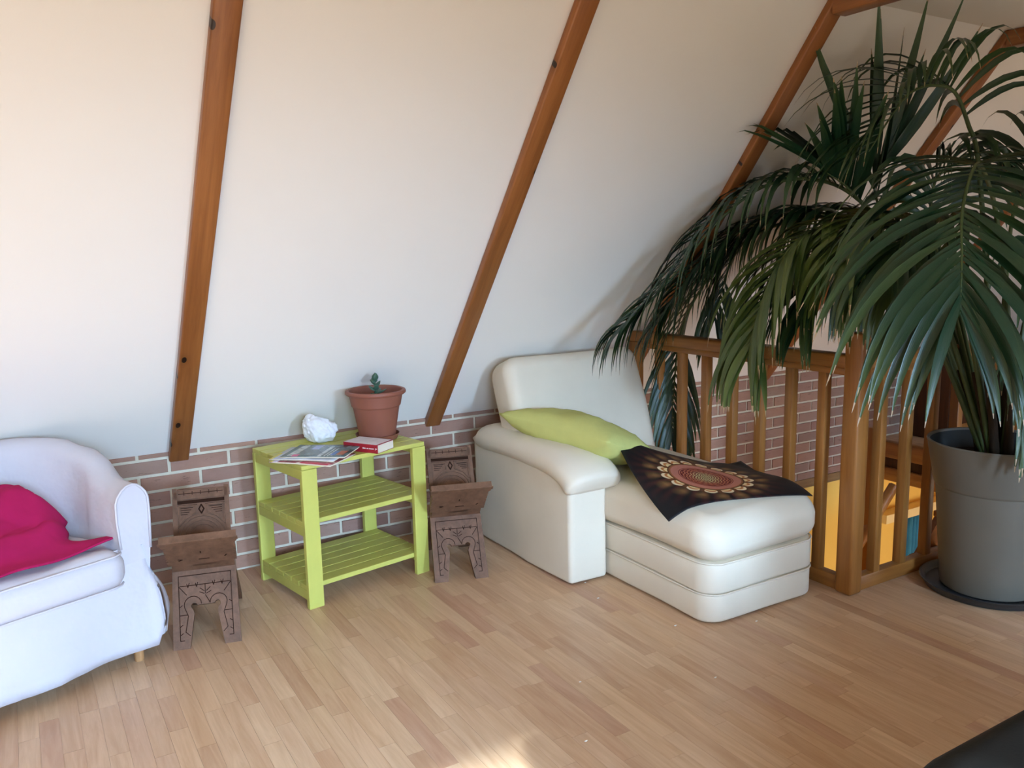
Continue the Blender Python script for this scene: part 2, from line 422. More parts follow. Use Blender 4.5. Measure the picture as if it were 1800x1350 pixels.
    c = k.mix(k.math('MULTIPLY', f2, k.math('DIVIDE', k.math('SUBTRACT', 0.19, r), 0.10, clamp=True)), c, (*C(196, 192, 130), 1))
    k.col(c)
    return k.set(0.55, 0.3)
M['mandala'] = mandala_mat()
M['whitepaper'] = plain('white paper underside', C(232, 232, 238), 0.7, 0.3, 0.02)
def cover_mat(name, c1, c2, c3, bar):
    k = N(name); uv = k.n('ShaderNodeTexCoord').outputs['UV']
    a = k.noise(uv, 3.2, 5, 0.7, 0.8)
    c = k.ramp(a, [(0.30, c1), (0.5, c2), (0.66, c3)])
    sp = k.n('ShaderNodeSeparateXYZ'); k.l(uv, sp.inputs[0])
    def rect(x0, x1, y0, y1):
        q = k.math('MULTIPLY', k.math('GREATER_THAN', sp.outputs[0], x0), k.math('LESS_THAN', sp.outputs[0], x1))
        return k.math('MULTIPLY', q, k.math('MULTIPLY', k.math('GREATER_THAN', sp.outputs[1], y0), k.math('LESS_THAN', sp.outputs[1], y1)))
    brk = k.math('GREATER_THAN', k.noise(k.coord('UV', (6, 55, 1)), 1.0, 2, 0.5), 0.47)
    for b in bar[0]: c = k.mix(k.math('MULTIPLY', rect(*b), brk), c, (*C(206, 212, 210), 1))
    for b, cc in bar[1]: c = k.mix(rect(*b), c, (*cc, 1))
    k.col(c); return k.set(0.25, 0.5)
M['mag1'] = cover_mat('garden magazine cover', C(40,52,48), C(82,98,96), C(120,134,140),
    ([(0.08,0.20,0.06,0.94), (0.56,0.62,0.05,0.85), (0.66,0.68,0.05,0.7), (0.71,0.73,0.05,0.7)], [((0.16,0.26,0.03,0.20), C(206,92,128)), ((0.74,0.80,0.12,0.45), C(88,112,168)), ((0.82,0.93,0.18,0.5), C(178,84,50)), ((0.30,0.42,0.6,0.95), C(140,148,190))]))
M['mag2'] = cover_mat('pale magazine cover', C(150,150,160), C(196,198,206), C(220,220,224), ([(0.05,0.10,0.1,0.9)], [((0.0,0.05,0.0,0.5), C(214,196,40))]))
M['mag3'] = cover_mat('red and floral magazine cover', C(60,44,44), C(150,60,66), C(214,196,180), ([], [((0.0,0.06,0.0,1.0), C(206,206,40)), ((0.5,0.95,0.0,0.16), C(176,48,66)), ((0.06,0.14,0,1), C(200,186,212))]))
def glass_mat():
    k = N('window glass'); k.b.inputs['Transmission Weight'].default_value = 1.0; k.b.inputs['IOR'].default_value = 1.0
    k.col((1,1,1)); return k.set(0.0, 0.0)

# ------------------------------------------------------------------ room shell
fl = MB()
fl.box(XL, 2.84, YS, YW+0.1, -0.25, -0.003).box(2.84, XR_, YS, 2.09, -0.25, -0.003).box(5.20, XR_, 2.09, YW+0.1, -0.25, -0.003)
FLOOR = tag(fl.build('floor', M['floorbase']), 'pale beech strip laminate floor', None, None, 'structure')
# strips of the laminate that the photo shows, each a piece of its own
unit = bpy.data.meshes.new('floor_strip')
u = MB().box(-0.5, 0.5, -0.5, 0.5, -0.003, 0.0); unit.from_pydata([tuple(v) for v in u.v], [], u.f); unit.materials.append(M['floor'])
SW = 0.0555; rs = random.Random(3)
def seen(x, y):                                    # rough footprint of the floor in view
    if x < -0.25 or x > 3.75: return False
    if y > 3.70 or (x > 2.83 and y > 2.09): return False
    if 2.15 < x < 2.68 and y > 2.3: return False
    if 1.95 < x < 2.15 and y > 2.85: return False
    lo = 2.62 - 0.655*(x+0.25) if x < 2.2 else 1.0 + 0.40*(x-2.2)
    return y > lo - 0.22
strips = []
for i in range(-8, 70):
    x = i*SW
    y = 0.2 + rs.random()*0.3
    while y < 3.734:
        L = rs.choice((0.24, 0.33, 0.40, 0.46, 0.52)) * (0.9 + 0.2*rs.random())
        y1 = min(y + L, 3.734)
        if x + SW/2 > 2.815 and y < 2.09: y1 = min(y1, 2.09)
        if x + SW/2 > 2.815 and y >= 2.09: break
        if seen(x+SW/2, y1) or seen(x+SW/2, (y+y1)/2): strips.append((x+SW/2, (y+y1)/2, y1-y))
        y = y1
for (x, y, L) in strips:
    o = bpy.data.objects.new('floor_strip', unit); o.location = (x, y, 0); o.scale = (SW-0.0005, L-0.0006, 1); link(o, FLOOR)

# brick knee wall with the stairwell part reaching below the floor
WALL = tag(MB().box(XL, XR_, YW, YW+0.12, -0.20, ZK).build('wall_back', M['mortar']), 'low brick knee wall under the sloping roof', None, None, 'structure')
bu = bpy.data.meshes.new('brick'); bmm = bmesh.new(); bmesh.ops.create_cube(bmm, size=1)
for v in bmm.verts:
    if v.co.y < 0: v.co.x *= 0.988; v.co.z *= 0.95
bmm.to_mesh(bu); bmm.free(); bu.materials.append(M['brick'])
BL, CH, J = 0.2475, 0.07, 0.011
rb = random.Random(11)
def put_brick(x0, x1, z0, z1):
    o = bpy.data.objects.new('brick', bu)
    o.location = ((x0+x1)/2, YW + 0.004 - rb.random()*0.0015, (z0+z1)/2); o.scale = (x1-x0, 0.020, z1-z0)
    o.rotation_euler = (0, 0, (rb.random()-0.5)*0.004); link(o, WALL)
for row in range(-1, 11):
    z1 = 0.563 - 0.07*row - 0.0055; z0 = 0.563 - 0.07*(row+1) + 0.0055
    if row == -1: z0, z1 = 0.563 + 0.0055, ZK + 0.002
    if row == 10: z0 = -0.19
    off = 0.511 if row % 2 == 0 else 0.635
    n0 = -8
    for k in range(n0, 22):
        x0 = off + k*BL + J/2; x1 = off + (k+1)*BL - J/2
        if x1 < -0.9 or x0 > 5.6: continue
        if x1 < 2.86 and (row > 8 or (2.15 < x0 and x1 < 2.66)): continue
        if x0 < 2.86 and row == 7: z0 = max(z0, 0.003)
        if row > 7 and x0 < 2.86: continue
        put_brick(x0, x1, z0, z1)
tag(MB().box(2.87, XR_, YW-0.012, YW+0.12, -0.25, -0.19).build('trim_1', M['trimwood']), 'grey brown ledge below the bricks in the stairwell', None, None, 'structure')

UPS = Vector((0, -math.cos(SA), math.sin(SA))); INW = Vector((0, -math.sin(SA), -math.cos(SA)))
def slope_pt(x, s, off=0.0): return Vector((x, YW, ZK)) + UPS*s + INW*off
SL = (ZC - ZK)/math.sin(SA)
b = MB(); q = [slope_pt(XL,0), slope_pt(XR_,0), slope_pt(XR_,SL), slope_pt(XL,SL)]
q2 = [p - INW*0.12 for p in q]
b.add(q + q2, [(0,1,2,3),(7,6,5,4),(0,4,5,1),(2,6,7,3),(1,5,6,2),(0,3,7,4)])
tag(b.build('wall_slope', M['plaster']), 'white plastered sloping roof wall between the beams', None, None, 'structure')
tag(MB().box(XL, XR_, YSC-0.15, YC+0.12, ZC, ZC+0.1).build('ceiling', M['ceiling']), 'flat cream ceiling strip', None, None, 'structure')
tag(MB().box(XL-0.1, XL, YS-0.2, YW+0.2, -0.25, ZC+0.1).build('wall_left', M['plaster']), 'white gable wall at the left end', None, None, 'structure')
tag(MB().box(XR_, XR_+0.1, YS-0.2, YW+0.2, -0.25, ZC+0.1).build('wall_right', M['plaster']), 'white gable wall at the right end', None, None, 'structure')
tag(MB().box(XL, XR_, YS-0.1, YS, -0.25, ZK).build('wall_front', M['plaster']), 'white knee wall behind the viewer', None, None, 'structure')
# rear slope with its roof windows left open
xs = sorted({XL, XR_} | {w[0] for w in WINS} | {w[1] for w in WINS}); zs = sorted({ZK, ZC} | {w[2] for w in WINS} | {w[3] for w in WINS})
b = MB()
for i in range(len(xs)-1):
    for j in range(len(zs)-1):
        cx, cz = (xs[i]+xs[i+1])/2, (zs[j]+zs[j+1])/2
        if any(w[0] < cx < w[1] and w[2] < cz < w[3] for w in WINS): continue
        a = [south(xs[i], zs[j]), south(xs[i+1], zs[j]), south(xs[i+1], zs[j+1]), south(xs[i], zs[j+1])]
        n = Vector((0, -math.sin(SA), math.cos(SA)))*0.05
        b.add(a + [p + n for p in a], [(3,2,1,0),(4,5,6,7),(0,1,5,4),(2,3,7,6),(1,2,6,5),(3,0,4,7)])
tag(b.build('wall_slope_front', M['plaster']), 'white sloping roof wall with windows behind the viewer', None, None, 'structure')
for i, (x0, x1, z0, z1) in enumerate(WINS):
    f = MB()
    for (a0, a1, c0, c1) in ((x0-.05, x0, z0-.05, z1+.05), (x1, x1+.05, z0-.05, z1+.05), (x0, x1, z0-.05, z0), (x0, x1, z1, z1+.05)):
        p = [south(a0, c0, -.01), south(a1, c0, -.01), south(a1, c1, -.01), south(a0, c1, -.01)]
        n = Vector((0, -math.sin(SA), math.cos(SA)))*0.09
        f.add(p + [v + n for v in p], [(3,2,1,0),(4,5,6,7),(0,1,5,4),(2,3,7,6),(1,2,6,5),(3,0,4,7)])
    tag(f.build('window_%d' % (i+1), M['beam']), 'wooden roof window frame behind the viewer', None, None, 'structure')

# ------------------------------------------------------------------ roof beams
def roof_beam(xb, xt, label, wd=0.080, proud=0.036):
    e = empty('roof_beam', (xb, YW, ZK), 0, label, 'beam', 'roof beams on the slope')
    dx = (xt - xb)/SL
    Z = (UPS + Vector((dx, 0, 0))).normalized(); Y = -INW; X = Y.cross(Z)
    Mx = Matrix((X, Y, Z)).transposed()
    o = bbox('rafter', -wd/2, wd/2, -proud, 0.0, -0.030, SL + 0.012, M['beam'], e, 0.007, 3)
    o.rotation_euler = Mx.to_euler()
    ln = YC - YSC
    t = bbox('collar_tie', -wd/2, wd/2, -0.0375, 0.0375, -ln/2, ln/2, M['beam'], e, 0.007, 2)
    t.rotation_euler = (R(90), 0, 0)
    t.location = (xt - xb, (YC+YSC)/2 - YW - 0.01, ZC - 0.0375 - 0.001 - ZK)
    return e
roof_beam(0.552, 0.600, 'orange brown roof beam above the white armchair')
roof_beam(1.757, 1.745, 'knotty roof beam ending between the green table and the ivory chaise')
roof_beam(2.915, 2.885, 'roof beam disappearing behind the left fronds of the palm')
roof_beam(4.125, 4.100, 'roof beam seen between the palm fronds above the stairwell')
roof_beam(5.330, 5.300, 'roof beam at the right edge, mostly behind the drooping palm')

# ------------------------------------------------------------------ stair railing
def baluster(parent, x, y, z0=0.055, z1=0.91, s=0.040):
    return bbox('baluster', -s/2, s/2, -s/2, s/2, z0, z1, M['rail'], parent, 0.005, 2, loc=(x, y, 0))
XR = 2.815
ra = empty('stair_railing', (XR, 2.07, 0), 0, 'honey pine railing with square balusters between the ivory chaise and the stairwell', 'railing', 'stair railings')
bbox('newel_post', -0.0375, 0.0375, -0.0375, 0.0375, 0.0, 1.065, M['rail'], ra, 0.010, 3)
bbox('top_rail', -0.036, 0.036, 0.03, 1.43, 0.918, 0.975, M['raily'], ra, 0.012, 3)
bbox('under_rail', -0.022, 0.022, 0.03, 1.40, 0.892, 0.920, M['raily'], ra, 0.004, 2)
bbox('bottom_rail', -0.022, 0.022, 0.03, 1.64, 0.0, 0.06, M['raily'], ra, 0.004, 2)
for k in range(7): baluster(ra, 0, 0.152 + k*0.1685)
bbox('wall_post', -0.030, 0.030, 1.325, 1.385, 0.0, 0.92, M['rail'], ra, 0.006, 2)
rc = empty('stair_railing', (XR, 2.07, 0), 0, 'honey pine railing running behind the big palm pot', 'railing', 'stair railings')
bbox('top_rail', 0.036, 2.36, -0.036, 0.036, 0.918, 0.975, M['railx'], rc, 0.012, 3)
bbox('under_rail', 0.036, 2.36, -0.022, 0.022, 0.892, 0.920, M['railx'], rc, 0.004, 2)
bbox('bottom_rail', 0.036, 2.36, -0.022, 0.022, 0.0, 0.06, M['railx'], rc, 0.004, 2)
for k in range(13): baluster(rc, 0.155 + k*0.176, 0)
bbox('end_post', 2.33, 2.40, -0.035, 0.035, 0.0, 1.05, M['rail'], rc, 0.008, 2)

# ------------------------------------------------------------------ stairwell and room below
tag(MB().box(2.2, XR_, YW, YW+0.1, -2.75, -0.25).build('wall_lower_back', M['yellow']), 'yellow wall of the floor below, seen down the stairwell', None, None, 'structure')
low = MB().box(2.1, 2.2, 0.4, YW+0.1, -2.75, -0.25).box(XR_, XR_+0.1, 0.4, YW+0.1, -2.75, -0.25).box(2.1, XR_+0.1, 0.3, 0.4, -2.75, -0.25)
tag(low.build('wall_lower', M['yellow']), 'yellow side walls of the floor below', None, None, 'structure')
tag(MB().box(2.1, XR_+0.1, 0.3, YW+0.1, -2.85, -2.75).build('floor_lower', M['floorbase']), 'wooden floor of the room below', None, None, 'structure')
# landing edge opposite: nosing, recess and fascia
le = empty('landing_edge', (5.20, 2.0, -0.25), 0, 'brown wooden edge of the landing across the stairwell', 'landing')
bbox('nosing', -0.05, 0.02, 0.03, 1.72, 0.17, 0.28, M['raily'], le, 0.006)
bbox('recess_board', -0.002, 0.02, 0.03, 1.72, 0.09, 0.17, M['darkwood'], le, 0.002)
bbox('fascia', -0.03, 0.02, 0.03, 1.72, 0.0, 0.09, M['raily'], le, 0.004)
# flight going down towards the viewer's left
st = empty('staircase', (5.1, 2.12, -2.75), 0, 'dark wooden staircase descending behind the railing', 'staircase')
for k in range(10):
    x = -0.20 - k*0.225; z = 2.75 - 0.235*(k+1)
    bbox('tread', x-0.14, x+0.14, 0.06, 0.80, z-0.035, z, M['stair'], st, 0.005)
for yy in (0.03, 0.82):
    s = MB()
    s.add([Vector((0.0, yy-0.02, 2.72)), Vector((0.0, yy-0.02, 2.44)), Vector((-2.35, yy-0.02, 0.0)), Vector((-2.35, yy-0.02, 0.28)),
           Vector((0.0, yy+0.02, 2.72)), Vector((0.0, yy+0.02, 2.44)), Vector((-2.35, yy+0.02, 0.0)), Vector((-2.35, yy+0.02, 0.28))],
          [(0,3,2,1),(4,5,6,7),(0,1,5,4),(2,3,7,6),(0,4,7,3),(1,2,6,5)])
    s.build('stringer', M['stair'], st)
h = MB(); h.tube([(-0.75, 0.80, 2.74), (-2.2, 0.80, 1.30)], 0.030, 8); h.build('handrail', M['rail'], st, 60)
bbox('stair_post', -0.985, -0.935, 0.775, 0.825, 1.6, 3.12, M['rail'], st, 0.005)
for k in range(5): bbox('stair_baluster', -1.19-k*0.22, -1.16-k*0.22, 0.785, 0.815, 1.45-k*0.22, 2.32-k*0.22, M['rail'], st, 0.003)
# window recess in the yellow wall below
wl = tag(MB().box(5.35, 6.6, YW-0.10, YW+0.02, -0.64, -0.575).build('trim_2', M['cream']), 'cream lintel at the foot of the yellow wall below', None, None, 'structure')
def curt(u, v): return Vector((5.66 + 0.14*u, YW-0.06 + 0.02*math.sin(u*20), -0.645 - 0.45*v))
tag(sheet('curtain', curt, 24, 4, M['blue'], None, 0.006), 'narrow blue curtain hanging in the room below', 'curtain')
# cupboard on the landing across the stairwell
cb = empty('cupboard', (6.2, 3.36, 0), 0, 'brown framed cupboard with dark doors on the far landing', 'cupboard')
bbox('carcass', -0.62, 0.8, 0.0, 0.26, 0.0, 0.64, M['darkwood'], cb, 0.004)
for k in range(3):
    x = -0.60 + k*0.46
    d = bbox('door', x, x+0.44, -0.022, -0.001, 0.05, 0.61, M['rail'], cb, 0.003)
    bbox('panel', x+0.07, x+0.37, -0.027, -0.022, 0.12, 0.54, M['darkwood'], d, 0.001)

# ------------------------------------------------------------------ ivory chaise longue
ch = empty('chaise_longue', (2.41, 2.72, 0), 0, 'ivory leatherette chaise longue with one padded arm beside the railing', 'sofa')
def pts_round(z0, z1, r, out=0.0, n=5):
    p = []
    for k in range(n+1):
        a = R(-90 + 90*k/n); p.append((-r + r*math.cos(a) + out*0, z0 + r + r*math.sin(a)))
    for k in range(n+1):
        a = R(90*k/n); p.append((-r + r*math.cos(a), z1 - r + r*math.sin(a)))
    return p
def bulge(prof, z0, z1, amt):
    return [(o + amt*math.sin(math.pi*min(1, max(0, (z-z0)/(z1-z0)))), z) for o, z in prof]
W_, D_ = 0.612, 1.17
def soft(seed, amp):
    def f(v):
        n = fbm(v, 3.0, seed); return Vector((v.x + amp*n, v.y + amp*0.6*fbm(v, 3.0, seed+5), v.z + amp*0.5*n))
    return f
oy = 0.0
slab('base_cushion', W_-0.012, D_, bulge(pts_round(0.006, 0.118, 0.012), 0.006, 0.118, 0.005), 0.085, M['sofa'], ch, loc=(0, oy, 0), warp=soft(1, 0.006))
slab('middle_cushion', W_-0.012, D_, bulge(pts_round(0.116, 0.240, 0.014), 0.116, 0.240, 0.008), 0.085, M['sofa'], ch, loc=(0, oy, 0), warp=soft(2, 0.006))
def seatwarp(v):
    w = soft(3, 0.010)(v)
    if v.z > 0.33: w.z += 0.012*math.cos(v.x/0.31*1.4) - 0.030*max(0, (-v.y-0.40)/0.19)**2 + 0.004*fbm(v, 9, 2)
    return w
slab('seat_cushion', W_+0.006, D_+0.006, bulge(pts_round(0.236, 0.425, 0.060, 0, 7), 0.236, 0.425, 0.016), 0.10, M['sofa'], ch, loc=(0, oy, 0), warp=seatwarp)
# arm: upright box and a rolled pad that folds down over its front
slab('arm_body', 0.198, 0.82, bulge(pts_round(0.006, 0.50, 0.014), 0.0, 0.50, 0.004), 0.022, M['sofa'], ch, loc=(-0.414, 0.425, 0), warp=soft(4, 0.006))
path = catmull([(0.83, 0.495), (0.55, 0.505), (0.30, 0.503), (0.13, 0.492), (0.04, 0.462), (-0.012, 0.415)], 26)
def armpad():
    vs, fs = [], []; n = 22; P = [Vector((0, p.x, p.y)) for p in [Vector((q[0], q[1], 0)) for q in path]]
    m = len(P)
    for i, p in enumerate(P):
        t = (P[min(i+1, m-1)] - P[max(i-1, 0)]).normalized(); nrm = Vector((1,0,0)).cross(t); 
        if nrm.z < 0: nrm = -nrm
        u = i/(m-1); end = 1.0
        if u < 0.07: end = math.sqrt(max(0.02, 1-((0.07-u)/0.07)**2))
        if u > 0.90: end = math.sqrt(max(0.02, 1-((u-0.90)/0.10)**2))
        hw, hh = 0.140*(0.86+0.14*end), 0.078*end
        for k in range(n):
            a = 2*math.pi*k/n; c, s_ = math.cos(a), math.sin(a)
            x = hw*math.copysign(abs(c)**0.75, c); z = hh*math.copysign(abs(s_)**0.85, s_)*(1.0 if s_ > 0 else 0.75)
            v = p + Vector((x, 0, 0)) + nrm*z
            v += Vector((1, 0.4, 0.7))*0.006*fbm(v, 4, 9)
            vs.append(v)
    for i in range(m-1):
        for k in range(n): fs.append((i*n+k, i*n+(k+1)%n, (i+1)*n+(k+1)%n, (i+1)*n+k))
    fs.append(tuple(range(n))[::-1]); fs.append(tuple((m-1)*n+k for k in range(n)))
    bm = bmesh.new(); bv = [bm.verts.new(v) for v in vs]
    for f in fs: bm.faces.new([bv[i] for i in f])
    return frombm('arm_pad', bm, M['sofa'], ch, 180, loc=(-0.400, 0.0, 0))
armpad()
def backwarp(v):
    w = soft(6, 0.010)(v); return w
bk = slab('backrest', 0.78, 0.62, bulge(pts_round(-0.10, 0.10, 0.050, 0, 6), -0.10, 0.10, 0.008), 0.075, M['sofa'], ch, warp=backwarp, loc=(-0.072, 0.585, 0.590))
bk.rotation_euler = (R(90-20), 0, 0)

# seam lines along the chaise front (piping)
sp = MB()
for zc in (0.117, 0.238):
    o = [(x*1.0, y*1.0, zc) for x, y in rrect(W_-0.006, D_+0.004, 0.087, 8)]
    sp.tube(o + [o[0]], 0.0035, 5, False)
sp.build('piping', M['sofa'], ch, 180)

# lime cushion on the arm
def cushion(name, w, d, t, mat, parent, seed, corner=0.06):
    n = 26; vs, fs, uv = [], [], []
    for side in (1, -1):
        for i in range(n+1):
            for j in range(n+1):
                u, v = i/n*2-1, j/n*2-1
                e = (1-abs(u)**2.6)*(1-abs(v)**2.6); th = t*0.5*max(0, e)**0.55
                pin = 1 - 0.06*(1-abs(u)**2)*abs(v)**2; pin2 = 1 - 0.06*(1-abs(v)**2)*abs(u)**2
                p = Vector((u*w/2*pin2, v*d/2*pin, side*(th + 0.003)))
                p.z += 0.010*fbm(p, 7, seed)*min(1, e*2) + side*0.004*fbm(p, 20, seed+3)
                vs.append(p)
    W2 = n+1; off = W2*W2
    for i in range(n):
        for j in range(n):
            a = i*W2+j; fs.append((a, a+W2, a+W2+1, a+1)); fs.append((off+a+1, off+a+W2+1, off+a+W2, off+a))
    for i in range(n):
        a, b = i*W2, (i+1)*W2; fs.append((a, off+a, off+b, b)); a, b = a+n, b+n; fs.append((b, off+b, off+a, a))
        a, b = i, i+1; fs.append((b, off+b, off+a, a)); a, b = n*W2+i, n*W2+i+1; fs.append((a, off+a, off+b, b))
    return mesh(name, vs, fs, mat, parent, 180)
cu = cushion('cushion', 0.42, 0.64, 0.19, M['lime'], None, 3)
ex = Vector((0.90, 0.26, -0.36)).normalized(); ey = Vector((-0.24, 0.96, 0.06)); ez = ex.cross(ey).normalized(); ey = ez.cross(ex)
cu.matrix_world = Matrix.Translation((2.150, 3.015, 0.568)) @ Matrix((ex, ey, ez)).transposed().to_4x4()
tag(cu, 'lime green cushion slumped over the arm of the ivory chaise', 'cushion')

# black mandala sheet on the seat, its upper left corner curling up against the cushion
A, B_, C_, D2 = Vector((2.185, 2.80, 0.600)), Vector((2.03, 2.275, 0.425)), Vector((2.66, 2.135, 0.415)), Vector((2.745, 2.60, 0.455))
def mandala(u, v):
    p = (B_*(1-u) + C_*u)*(1-v) + (A*(1-u) + D2*u)*v
    flat = 0.452 - 0.022*(abs(p.x-2.41)/0.31)**4 - 0.030*max(0, (2.72-0.40-p.y)/0.19)**2
    curl = (max(0, 1-u*1.35)**1.5)*(v**1.5)*0.165
    lip = 0.030*max(0, (u-0.86)/0.14)**1.5*max(0, (v-0.75)/0.25) + 0.006*math.sin(u*7+1)*math.sin(v*5)
    left = 0.012*max(0, 1-u*8)*(1-v)
    z = max(flat, flat + curl + lip) + 0.004 - left
    p.z = z; p.x -= 0.05*max(0, 1-u*2.2)*v*(1-v)*1.5; p.y += 0.02*math.sin(v*3.14)*0
    return p
ms = sheet('printed_sheet', mandala, 40, 34, M['mandala'], None, 0.003)
ms.data.materials.append(M['whitepaper'])
for i, p in enumerate(ms.data.polygons):
    if p.normal.z < -0.5: p.material_index = 1
tag(ms, 'black sheet printed with a glowing mandala, spread on the ivory chaise', 'printed sheet')

# ------------------------------------------------------------------ green slatted table
TA = R(10.6)
tb = empty('side_table', (0.904, 3.126, 0), TA, 'lime green painted slatted side table with two shelves', 'table')
TW, TD, TH = 0.590, 0.445, 0.580
LW, LT = 0.066, 0.022
for (x, y) in ((0, 0), (TW-LW, 0), (0, TD-LT), (TW-LW, TD-LT)):
    bbox('leg', x, x+LW, y, y+LT, 0.0, TH-0.006, M['green'], tb, 0.002, 1)
for (nm, z, th) in (('top', TH, 0.020), ('shelf', 0.362, 0.020), ('shelf', 0.096, 0.020)):
    y0, y1 = (LT+0.0005, TD-LT) if nm == 'top' else (LT+0.0005, TD-LT-0.0005)
    if nm == 'top': y0, y1 = LT*0.15, TD
    n = 6; gap = 0.006; w = (y1-y0-gap*(n-1))/n
    x0, x1 = (0.002, TW-0.002)
    for k in range(n):
        ya = y0 + k*(w+gap)
        zz0, zz1 = (z-0.0055, z+0.0135) if nm == 'top' else (z-th, z)
        if nm == 'top': zz0, zz1 = TH-0.0055, TH+0.012
        bbox(nm + '_slat', x0, x1, ya, ya+w, zz0, zz1, M['green'], tb, 0.0015, 1)
    for x in (0.002, TW-0.024):
        zt = (z-th-0.0005) if nm != 'top' else TH-0.006
        bbox('apron', x, x+0.022, LT+0.001, TD-LT-0.001, zt-0.040, zt, M['green'], tb, 0.0015, 1)
TTOP = TH + 0.012

# things on the table (world coordinates)
def mag(u_len, v_len, th, loc, rz, mat, label, sag=0.0, lift=0.0):
    e = empty('magazine', loc, rz, label, 'magazine', 'magazines on the green table')
    def f(u, v): return Vector((u*u_len, v*v_len, th + lift*u*u + 0.002*math.sin(u*3)))
    sheet('cover', f, 10, 10, mat, e, 0.0006)
    def g(u, v): return Vector((u*u_len*0.994+0.001, v*v_len*0.994+0.001, th - 0.0009 + lift*u*u + 0.002*math.sin(u*3)))
    sheet('pages', g, 10, 4, M['paper'], e, th*0.85)
    return e
mag(0.277, 0.205, 0.006, (0.813, 3.259, TTOP+0.001), R(-49), M['mag3'], 'red and floral magazine at the bottom of the pile')
mag(0.272, 0.205, 0.005, (0.818, 3.270, TTOP+0.009), R(-42), M['mag2'], 'pale magazine in the middle of the pile')
mag(0.270, 0.205, 0.005, (0.857, 3.254, TTOP+0.016), R(-40), M['mag1'], 'grey green garden magazine on top of the pile', 0, 0.004)

bk = empty('book', (1.136, 3.292, TTOP+0.001), R(-58), 'thick paperback with crimson spine and pale cover next to the magazines', 'book')
bw, bd, bh = 0.176, 0.112, 0.036
MB().box(0.002, bw-0.002, 0.002, bd, 0.0015, bh-0.0015).build('pages', M['paper'], bk)
bbox('spine', 0, bw, -0.001, 0.0025, 0, bh, M['redbook'], bk, 0.001, 1)
bbox('front_cover', 0, bw, 0.0015, bd, bh-0.0015, bh, M['redbook'], bk, 0.0004, 1)
bbox('back_cover', 0, bw, 0.0015, bd, 0, 0.0015, M['redbook'], bk, 0.0004, 1)
bbox('cover_panel', 0.002, bw-0.008, 0.001, bd-0.004, bh, bh+0.0005, M['bookcover'], bk, 0, 1)
tx = MB()
rt = random.Random(5)
x = 0.100
for wl in (0.016, 0.009, 0.022):
    xx = x
    while xx < x + wl:
        w = 0.0014 + rt.random()*0.0016; tx.box(xx, xx+w, -0.0016, -0.001, 0.0165, 0.0165 + 0.0032 + rt.random()*0.001); xx += w + 0.0008
    x += wl + 0.004
tx.box(0.163, 0.164, -0.0016, -0.001, 0.013, 0.022).box(0.1655, 0.172, -0.0016, -0.001, 0.018, 0.021)
tx.build('spine_print', M['whiteprint'], bk)

# white rough stone
bm = bmesh.new(); bmesh.ops.create_icosphere(bm, subdivisions=5, radius=1)
for v in bm.verts:
    d = v.co.normalized(); c = fbm(d, 1.3, 4); r = noise.ridged_multi_fractal(d*2.6, 1.0, 2.0, 4, 1.0, 2.0)
    s = 1 + 0.20*c + 0.11*(r-1.0)
    p = Vector((d.x*0.070*s, d.y*0.056*s, d.z*0.062*s))
    if d.z > 0: p.x -= 0.030*d.z*(1-0.2*s); p.z *= 1 + 0.20*max(0, -d.x + 0.2)
    p.z = max(p.z, -0.050); v.co = p
so = frombm('white_stone', bm, M['stone'], None, 180, loc=(1.112, 3.515, TTOP+0.051), rot=(0, 0, R(-28)))
tag(so, 'rough white stone lump on the back of the green table', 'stone')

# terracotta pot
px, py = 1.338, 3.415; PS = 1.08
sa = lathe('pot_saucer', [(0.066, 0.0), (0.080, 0.002), (0.090, 0.024), (0.087, 0.024), (0.079, 0.006), (0.02, 0.005)], M['terra'], None, 40, (px, py, TTOP+0.0005)); sa.scale = (PS, PS, PS)
tag(sa, 'terracotta saucer under the small flower pot', 'saucer')
fp = empty('flower_pot', (px, py, TTOP+0.0065), 0, 'terracotta plastic flower pot with a small succulent on the green table', 'plant pot'); fp.scale = (PS, PS, PS)
lathe('pot', [(0.060, 0.0), (0.071, 0.003), (0.074, 0.012), (0.094, 0.128), (0.097, 0.134), (0.100, 0.136), (0.108, 0.176), (0.109, 0.180), (0.118, 0.182), (0.1225, 0.186), (0.1235, 0.192), (0.121, 0.198), (0.114, 0.2005), (0.108, 0.198), (0.105, 0.190), (0.098, 0.150), (0.094, 0.145), (0.02, 0.144)], M['terra'], fp)
lathe('soil', [(0.096, 0.146), (0.094, 0.160), (0.05, 0.166), (0.01, 0.168)], M['soil'], fp, 30)
su = empty('succulent', (px, py, TTOP+0.0065+0.170*PS), R(30), 'small grey green succulent growing in the terracotta pot', 'plant'); su.scale = (1.35, 1.35, 1.2)
MB().tube([(0,0,-0.01), (0.003,0,0.03), (-0.004,0.003,0.062)], [0.006, 0.005, 0.003], 8).build('stem', M['succulent'], su, 180)
def fleshy(parent, base, d, L, w, t):
    d = Vector(d).normalized(); s = d.cross(Vector((0,0,1)))
    s = s.normalized() if s.length > 0.1 else Vector((1,0,0)); nn = s.cross(d)
    vs, fs = [], []; n, m = 7, 8
    for i in range(n):
        u = i/(n-1); r = math.sin(math.pi*(0.06 + 0.9*u**0.8))
        for k in range(m):
            a = 2*math.pi*k/m; vs.append(Vector(base) + d*L*u + s*w*r*math.cos(a) + nn*(t*r*math.sin(a) + L*0.12*u*u))
    for i in range(n-1):
        for k in range(m): fs.append((i*m+k, i*m+(k+1)%m, (i+1)*m+(k+1)%m, (i+1)*m+k))
    fs.append(tuple(range(m))[::-1]); fs.append(tuple((n-1)*m+k for k in range(m)))
    mesh('leaf', vs, fs, M['succulent'], parent, 180)
